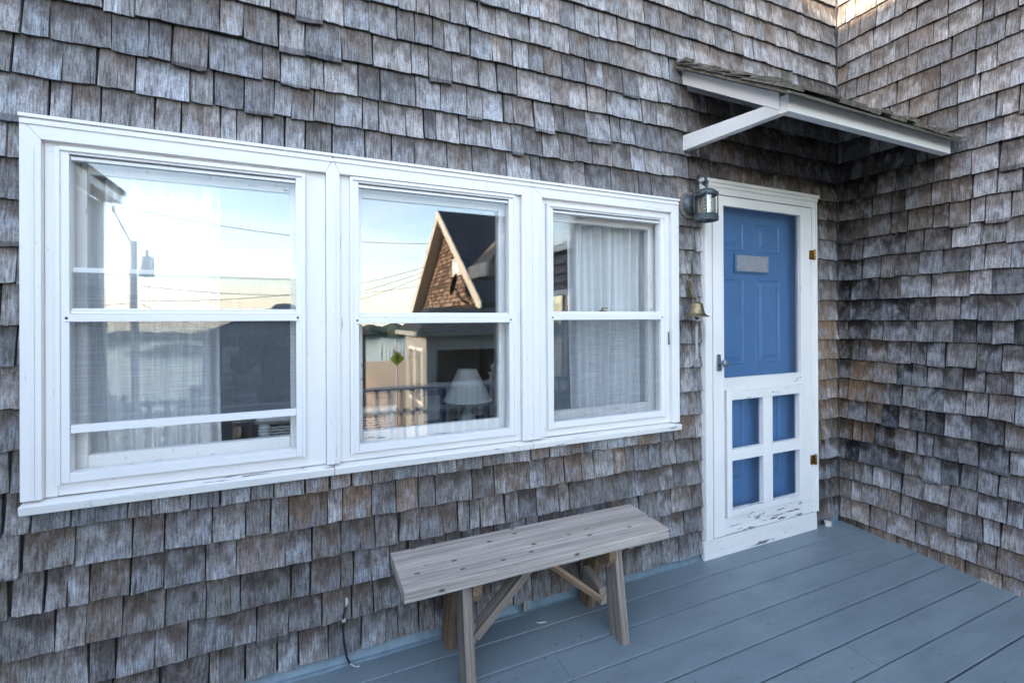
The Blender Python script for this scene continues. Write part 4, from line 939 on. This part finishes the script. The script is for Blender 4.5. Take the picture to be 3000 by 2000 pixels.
b = MB(); b.box(X-.05, X, -17.3, -16.1, 3.2, 3.95); wn_ = b.build('window', M['cream'], gh); b = MB(); b.box(X-.07, X-.051, -17.1, -16.3, 3.3, 3.82); b.build('pane', M['window_dark'], wn_)
dish = empty('satellite_dish', (5.6, -15.4, 2.3)); tag(dish, 'dark oval satellite dish mounted on the brown gable, seen in the middle window', 'satellite dish')
b = MB(); pr = [(.001+.43*k/6, -.02-.08*(1-(k/6)**2)) for k in range(7)]; b.lathe((0, 0, 0), pr, 28, True, 'x'); o = b.build('reflector', M['dishmat'], dish); o.location = (5.45, -15.45, 2.75); o.rotation_euler = (0, R_(15), R_(28)); o.parent = dish; o.matrix_parent_inverse = Matrix.Translation(dish.location).inverted()
s = o.modifiers.new('s', 'SOLIDIFY'); s.thickness = .02
b = MB(); b.tube([(5.5, -15.45, 2.6), (5.7, -15.2, 2.1), (5.99, -15.2, 2.0)], .04, 8); b.build('mast', M['dishmat'], dish)
gt = [MB(), MB(), MB()]
for k in range(22):
    z0 = zb+.12+k*.175; b = gt[0]; f = (ap.z-.4-z0)/(ap.z-.35-zb-.1)
    if f <= .03: break
    ya, yb = ap.y+(yL+.4-ap.y)*f, ap.y+(yR-.4-ap.y)*f; y = ya; rk = random.Random(k)
    while y < yb:
        y2 = min(y+rk.uniform(.15, .30), yb); b = rk.choice(gt)
        if not (y2 > -17.3 and y < -16.1 and 3.05 < z0 < 3.95): b.hexa([(X-.035, y, z0+rk.uniform(-.02, .01)), (X-.035, y2-.03, z0), (X-.002, y2-.03, z0), (X-.002, y, z0), (X-.008, y, z0+.15), (X-.008, y2-.03, z0+.15), (X-.002, y2-.03, z0+.15), (X-.002, y, z0+.15)], (0, 0, 1))
        y = y2
for b, c_g in zip(gt, ((.07, .04, .028), (.15, .095, .065), (.27, .175, .12))):
    o = b.build('gable_shingles', mat_simple('gable_cedar', c_g, .9, 0, .4, 6), gh); o['kind'] = 'stuff'
# low roof over the outer end of the wing
b = MB(); b.hexa([(2.9, -6.15, 2.36), (6.4, -6.15, 2.36), (6.4, -5.25, 2.36), (2.9, -5.25, 2.36), (3.75, -6.15, 3.25), (6.4, -6.15, 3.25), (6.4, -5.25, 3.25), (3.75, -5.25, 3.25)]); b.build('low_roof', M['farcedar2'], side)
b = MB(); b.box(2.86, 6.4, -6.2, -5.25, 2.12, 2.355); b.build('fascia', M['cream'], side)
b = MB(); b.box(3.36, 6.4, -6.0, -5.25, -1.2, 2.11); b.build('end_wall', M['farcedar2'], side)
# its porch wing
b = MB(); b.box(3.0, 9, -12.6, -10.12, -6, .95); pw = b.build('porch_wing', M['porchpaint_shaded'], gh)
b = MB(); b.box(3.0, 3.28, -10.119, -10.0, -6, .95, (0, 0, 1)); b.box(3.28, 9, -10.119, -10.0, .58, .95); b.build('porch_wall', M['porchpaint_shaded'], gh)
b = MB(); b.box(3.28, 9, -10.1188, -10.105, -6, .58); b.build('porch_back', M['farshingle'], gh)
b = MB(); b.hexa([(2.7, -12.7, .96), (9.2, -12.7, .96), (9.2, -9.75, .96), (2.7, -9.75, .96), (2.7, -12.7, 1.08), (9.2, -12.7, 1.08), (9.2, -9.7, 1.08), (2.7, -9.7, 1.08)]); b.build('cornice', M['porchpaint_shaded'], gh)
b = MB(); b.hexa([(2.75, -12.65, 1.081), (9.2, -12.65, 1.081), (9.2, -9.72, 1.081), (2.75, -9.72, 1.081), (3.6, -12.65, 1.75), (9.2, -12.65, 1.75), (9.2, -12.0, 1.75), (3.6, -12.0, 1.75)]); b.build('porch_roof', M['slate'], gh)
for ya in (-11.9, -11.0):
    b = MB(); b.box(2.96, 2.9995, ya, ya+.75, -.9, .62); w = b.build('window', M['white'], gh); b = MB(); b.box(2.94, 2.959, ya+.07, ya+.68, -.8, .54); b.build('pane', M['window_dark'], w)
# utility pole, transformer, wires
pol = empty('utility_pole', (-4.95, -18, -6)); tag(pol, 'wooden utility pole with a grey transformer reflected in the wide left window', 'utility pole')
PX, PY = -5.2, -18.0
b = MB(); b.tube([(PX, PY, -7), (PX, PY, 4.15)], [.13, .10], 14); b.build('pole', M['pole'], pol)
b = MB(); b.beam((PX-.55, PY, 5.15), (PX, PY, 3.9), .045, .045); b.tube([(PX-.55, PY, 5.1), (PX-.55, PY, 5.3)], .05, 8); b.build('arm', M['pole'], pol)
b = MB(); b.lathe((PX+.38, PY+.05, 0), [(.0001, 2.9), (.22, 2.92), (.22, 3.55), (.18, 3.62), (.0001, 3.65)], 20); b.tube([(PX+.38, PY+.05, 3.6), (PX+.38, PY+.05, 3.85)], .05, 8); b.build('transformer', M['transformer'], pol)
b = MB(); b.box(PX-.8, PX+1.4, PY-.05, PY+.05, .78, .84); b.build('crossarm', M['pole'], pol)
def catenary(p, q, sag, name, label, r=.012):
    p, q = Vector(p), Vector(q); n = 24; b = MB(); pts = [p.lerp(q, i/n)-Vector((0, 0, sag*4*(i/n)*(1-i/n))) for i in range(n+1)]
    b.tube(pts, r, 5); return tag(b.build(name, M['wire']), label, 'wire', 'utility wires reflected in the windows')
catenary((PX-.55, PY, 5.3), (8, -21, 5.4), .5, 'wire', 'topmost utility wire crossing the sky in the wide window')
catenary((PX-.55, PY, 5.3), (-24, -30, 6.5), .4, 'wire', 'topmost utility wire running left from the pole')
catenary((PX+.2, PY, 2.6), (9, -24, 4.0), .7, 'wire', 'second utility wire above the roof of the low shingled house')
catenary((PX, PY, 2.1), (5.7, -20.5, 4.0), .5, 'wire', 'service wire rising from the pole to the gable, upper of three')
catenary((PX, PY, 1.5), (5.7, -20.6, 3.8), .55, 'wire', 'service wire rising from the pole to the gable, middle of three')
catenary((PX, PY, .9), (5.7, -20.8, 3.6), .6, 'wire', 'service wire rising from the pole to the gable, lowest of three')
catenary((PX, PY, 2.0), (-20, -20, 3.2), .6, 'wire', 'low utility wire running left from the pole')
catenary((PX+.2, PY, 2.0), (-1.2, -17.0, .9), .3, 'wire', 'thin wire dropping from the pole to the low shingled house')

# pedestrian crossing sign
sg = empty('pedestrian_sign', (5.35, -25, -4)); tag(sg, 'yellow green diamond pedestrian crossing sign reflected in the middle window', 'road sign')
SC = Vector((5.05, -25, -.82)); b = MB(); h = .42
fp = [(SC.x-h, SC.y, SC.z), (SC.x, SC.y, SC.z-h), (SC.x+h, SC.y, SC.z), (SC.x, SC.y, SC.z+h)]
bp = [(p[0], p[1]-.01, p[2]) for p in fp]; b.face(fp); b.face(bp[::-1])
for i in range(4): b.face([fp[i], bp[i], bp[(i+1) % 4], fp[(i+1) % 4]])
o = b.build('sign_plate', M['yellow'], sg); bm = bmesh.new(); bm.from_mesh(o.data); bmesh.ops.recalc_face_normals(bm, faces=bm.faces); bm.to_mesh(o.data); bm.free()
b = MB(); y = SC.y+.012
def bar(p, q, w): b.beam((SC.x+p[0], y, SC.z+p[1]), (SC.x+q[0], y, SC.z+q[1]), w, .01, (0, 1, 0))
b.lathe((SC.x, y, SC.z+.24), [(.0001, .006), (.055, .005), (.055, 0)], 14, True, 'y')
bar((0, .18), (0, -.02), .09); bar((0, 0), (-.10, -.26), .05); bar((0, 0), (.10, -.26), .05); bar((0, .14), (-.12, 0), .035); bar((0, .14), (.13, .03), .035); b.build('walking_figure', M['black'], sg)
b = MB(); b.tube([(SC.x, SC.y-.05, -7), (SC.x, SC.y-.05, -.4)], .04, 8); b.build('post', M['transformer'], sg)

# ground, water, far shore
def gh_(x, y):
    D = -y
    L = -1.05 if D < 5 else -1.05-(D-5)*.27 if D < 20 else -5.1-(D-20)*.19
    L = max(L, -14)
    Rr = -1.05 if D < 5 else max(-6.2, -1.05-(D-5)*.215)
    if D > 88: Rr = max(-14, -6.2-(D-88)*.3)
    t = sstep(x-.085*D, -2, 1.2); v = L*(1-t)+Rr*t
    return v+(.25*mnoise.noise(Vector((x*.2, y*.2, 0))) if D > 6 else 0)
xs = [-300, -160, -90, -60, -45, -35]+[-28+2*i for i in range(29)]+[35, 45, 60, 90, 160, 300]
ys = [60, 20, 6, 1, -2, -5]+[-6-2*i for i in range(26)]+[-62, -70, -80, -88, -95, -105, -118, -135]
V = [(x, y, gh_(x, y)) for y in ys for x in xs]; nx = len(xs)
F_ = [(j*nx+i, (j+1)*nx+i, (j+1)*nx+i+1, j*nx+i+1) for j in range(len(ys)-1) for i in range(nx-1)]
me = bpy.data.meshes.new('ground'); me.from_pydata(V, [], F_); me.materials.append(M['ground'])
for p in me.polygons: p.use_smooth = True
tag(link('ground', me), kind='structure')
b = MB(); b.face([(-4000, -4000, -12.2), (4000, -4000, -12.2), (4000, 1500, -12.2), (-4000, 1500, -12.2)]); tag(b.build('water', M['water']), kind='structure')
b = MB(); rr = random.Random(2)
for i in range(240):
    x = rr.uniform(-420, 160); y = -rr.uniform(425, 470)
    w = rr.uniform(6, 14); hh = rr.uniform(4.5, 8)*(1+.35*math.sin(x*.02)); b.lathe((x, y, -12.3), [(w*.9, 0), (w, hh*.4), (w*.7, hh*.8), (w*.25, hh*1.02), (.001, hh*1.05)], 7, False)
tag(b.build('far_shore_trees', M['leaf']), kind='stuff')
for (x, y, w, hh) in ((-120, -330, 34, 3.2), (-95, -250, 18, 2.4), (-40, -235, 26, 3.0), (-60, -300, 12, 1.6)):
    b = MB(); b.lathe((0, 0, 0), [(w, -.5), (w*.85, hh*.4), (w*.5, hh*.85), (.001, hh)], 18); o = b.build('island', M['bark']); o.location = (x, y, -12.2); o.scale = (1, .3, 1); tag(o, kind='structure')
# marina piles
b = MB(); rr = random.Random(9)
for i in range(150): x = rr.uniform(30, 120); y = -rr.uniform(150, 220); b.tube([(x, y, -12.5), (x, y, rr.uniform(-9, -5.5))], rr.uniform(.12, .3), 5)
for i in range(14): x = rr.uniform(30, 110); y = -rr.uniform(150, 210); w = rr.uniform(2, 4); b.box(x, x+w, y, y+2, -12.2, rr.uniform(-11, -9.6))
tag(b.build('marina', M['transformer']), kind='stuff')
# shrubs
def shrub(c, rx, ry, rz, n, label, seed):
    r = random.Random(seed); e = empty('shrub', (c[0], c[1], c[2]-rz)); tag(e, label, 'shrub')
    b = MB()
    for i in range(n):
        while True:
            q = Vector((r.uniform(-1, 1), r.uniform(-1, 1), r.uniform(-1, 1)))
            if .3 < q.length < 1+.25*mnoise.noise(q*2.5+Vector((seed, 0, 0))): break
        p = Vector((c[0]+q.x*rx*(1-.35*max(0, q.z)), c[1]+q.y*ry*(1-.35*max(0, q.z)), c[2]+q.z*rz)); a = Vector((r.uniform(-1, 1), r.uniform(-1, 1), r.uniform(-1, 1))).normalized()*r.uniform(.04, .09); t = a.orthogonal().normalized()*a.length*.6
        b.face([p-a, p+t, p+a, p-t])
    b.build('foliage', M['leaf'], e)
    b = MB()
    for k in range(5): b.tube([(c[0]+.1*k-.2, c[1], c[2]-rz), (c[0]+(k-2)*rx*.3, c[1]+r.uniform(-.2, .2), c[2]+rz*.4)], [.04, .015], 5)
    b.build('stem', M['bark'], e)
shrub((-3.75, -10.5, -1.35), 1.0, .8, 1.15, 2600, 'dark clipped shrub at the foot of the utility pole', 1)
shrub((-2.15, -10.5, -1.35), .62, .6, 1.25, 2600, 'dark pointed shrub standing alone against the water', 2)
shrub((-.9, -9.5, -2.0), .9, .7, .9, 2200, 'dark low shrub in front of the shingled house', 3)

# ------------------------------------------------------------------ photographer
def person():
    root = empty('person', (-.1, -2.2, -.12)); tag(root, 'person in a dark coat and cap holding a camera up, reflected in the left window', 'person')
    zf = SL*-2.2
    J = {'pel': ((-.12, -2.36, .76), .155), 'sp1': ((-.12, -2.35, .92), .155), 'chest': ((-.12, -2.33, 1.10), .175), 'neck': ((-.12, -2.30, 1.245), .062), 'head': ((-.12, -2.27, 1.36), .088), 'head2': ((-.12, -2.262, 1.43), .080),
         'lsh': ((-.32, -2.32, 1.16), .085), 'lel': ((-.47, -2.22, .98), .070), 'lwr': ((-.14, -2.09, 1.27), .036), 'lha': ((-.085, -2.075, 1.315), .030),
         'rsh': ((.08, -2.32, 1.16), .085), 'rel': ((.23, -2.22, .98), .070), 'rwr': ((.05, -2.11, 1.27), .036), 'rha': ((.02, -2.085, 1.315), .030),
         'lhip': ((-.22, -2.36, .70), .11), 'lkn': ((-.24, -2.33, .36), .072), 'lan': ((-.25, -2.38, zf+.07), .048), 'lft': ((-.27, -2.24, zf+.035), .038),
         'rhip': ((-.02, -2.36, .70), .11), 'rkn': ((.01, -2.33, .36), .072), 'ran': ((.02, -2.38, zf+.07), .048), 'rft': ((.04, -2.24, zf+.035), .038)}
    E_ = [('pel', 'sp1'), ('sp1', 'chest'), ('chest', 'neck'), ('neck', 'head'), ('head', 'head2'), ('chest', 'lsh'), ('lsh', 'lel'), ('lel', 'lwr'), ('lwr', 'lha'), ('chest', 'rsh'), ('rsh', 'rel'), ('rel', 'rwr'), ('rwr', 'rha'),
          ('pel', 'lhip'), ('lhip', 'lkn'), ('lkn', 'lan'), ('lan', 'lft'), ('pel', 'rhip'), ('rhip', 'rkn'), ('rkn', 'ran'), ('ran', 'rft')]
    def skin(name, keys, edges, mat, grow=0., root_k=None):
        idx = {k: i for i, k in enumerate(keys)}; me = bpy.data.meshes.new(name); me.from_pydata([J[k][0] for k in keys], [(idx[a], idx[b_]) for a, b_ in edges], [])
        o = link(name, me, root); o.modifiers.new('skin', 'SKIN'); sv = me.skin_vertices[0].data
        for k in keys: r = J[k][1]+grow; sv[idx[k]].radius = (r, r)
        sv[idx[root_k or keys[0]]].use_root = True
        s_ = o.modifiers.new('sub', 'SUBSURF'); s_.levels = 2; s_.render_levels = 2; me.materials.append(mat)
        return o
    skin('body', list(J), E_, M['skin'], 0)
    ck = ['pel', 'sp1', 'chest', 'lsh', 'lel', 'lwr', 'rsh', 'rel', 'rwr']; skin('coat', ck, [e for e in E_ if e[0] in ck and e[1] in ck], M['coat'], .022)
    tk = ['pel', 'lhip', 'lkn', 'lan', 'rhip', 'rkn', 'ran']; skin('trousers', tk, [e for e in E_ if e[0] in tk and e[1] in tk], M['jeans'], .014)
    b = MB(); b.lathe((-.12, -2.27, 1.40), [(.101, -.02), (.103, .03), (.088, .085), (.05, .112), (.001, .118)], 20); b.hexa([(-.20, -2.20, 1.41), (-.04, -2.20, 1.41), (-.07, -2.11, 1.395), (-.17, -2.11, 1.395), (-.20, -2.20, 1.418), (-.04, -2.20, 1.418), (-.07, -2.11, 1.402), (-.17, -2.11, 1.402)]); b.build('cap', M['cap'], root)
    for s in (-1, 1):
        b = MB()
        bx_ = -.105 if s < 0 else .045
        for k in range(4): z = 1.34-.02*k; b.tube([(bx_+.0, -2.082, z), (bx_-s*-.0+(.02 if s < 0 else -.02), -2.062+.002*k, z), (bx_+(.042-.003*k if s < 0 else -.042+.003*k), -2.066, z)], [.0095, .009, .0075], 8)
        b.tube([(bx_, -2.10, 1.31), (bx_+(.03 if s < 0 else -.03), -2.118, 1.318), (bx_+(.05 if s < 0 else -.05), -2.116, 1.32)], [.011, .010, .008], 8); b.build('fingers', M['skin'], root)
        b = MB(); b.lathe((-.12+s*.026, -2.187, 1.385), [(.0001, .006), (.011, .003), (.011, -.004)], 10, True, 'y'); b.build('eye', M['black'], root)
        b = MB(); b.lathe((-.12+s*.088, -2.27, 1.375), [(.001, .03), (.014, .015), (.014, -.015), (.001, -.03)], 8); b.build('ear', M['skin'], root)
    b = MB(); b.hexa([(-.132, -2.19, 1.345), (-.108, -2.19, 1.345), (-.112, -2.165, 1.345), (-.128, -2.165, 1.345), (-.126, -2.19, 1.385), (-.114, -2.19, 1.385), (-.116, -2.18, 1.385), (-.124, -2.18, 1.385)]); b.build('nose', M['skin'], root, .002)
    b = MB(); b.box(-.143, -.097, -2.190, -2.178, 1.320, 1.327); b.build('mouth', M['rust'], root, .002)
person()
c_ = empty('held_camera', (0, -2.07, 1.33)); tag(c_, 'black camera held up by the reflected photographer', 'camera')
b = MB(); b.box(-.075, .035, -2.112, -2.066, 1.275, 1.352); b.box(-.045, .0, -2.112, -2.068, 1.3525, 1.374); b.build('camera_body', M['camera'], c_, .004)
b = MB(); b.lathe((-.02, 0, 1.312), [(.030, -2.066), (.032, -2.02), (.034, -2.012), (.026, -2.013), (.001, -2.03)], 20, True, 'y'); b.build('lens', M['camera'], c_)
print('shingles', n1, n2)
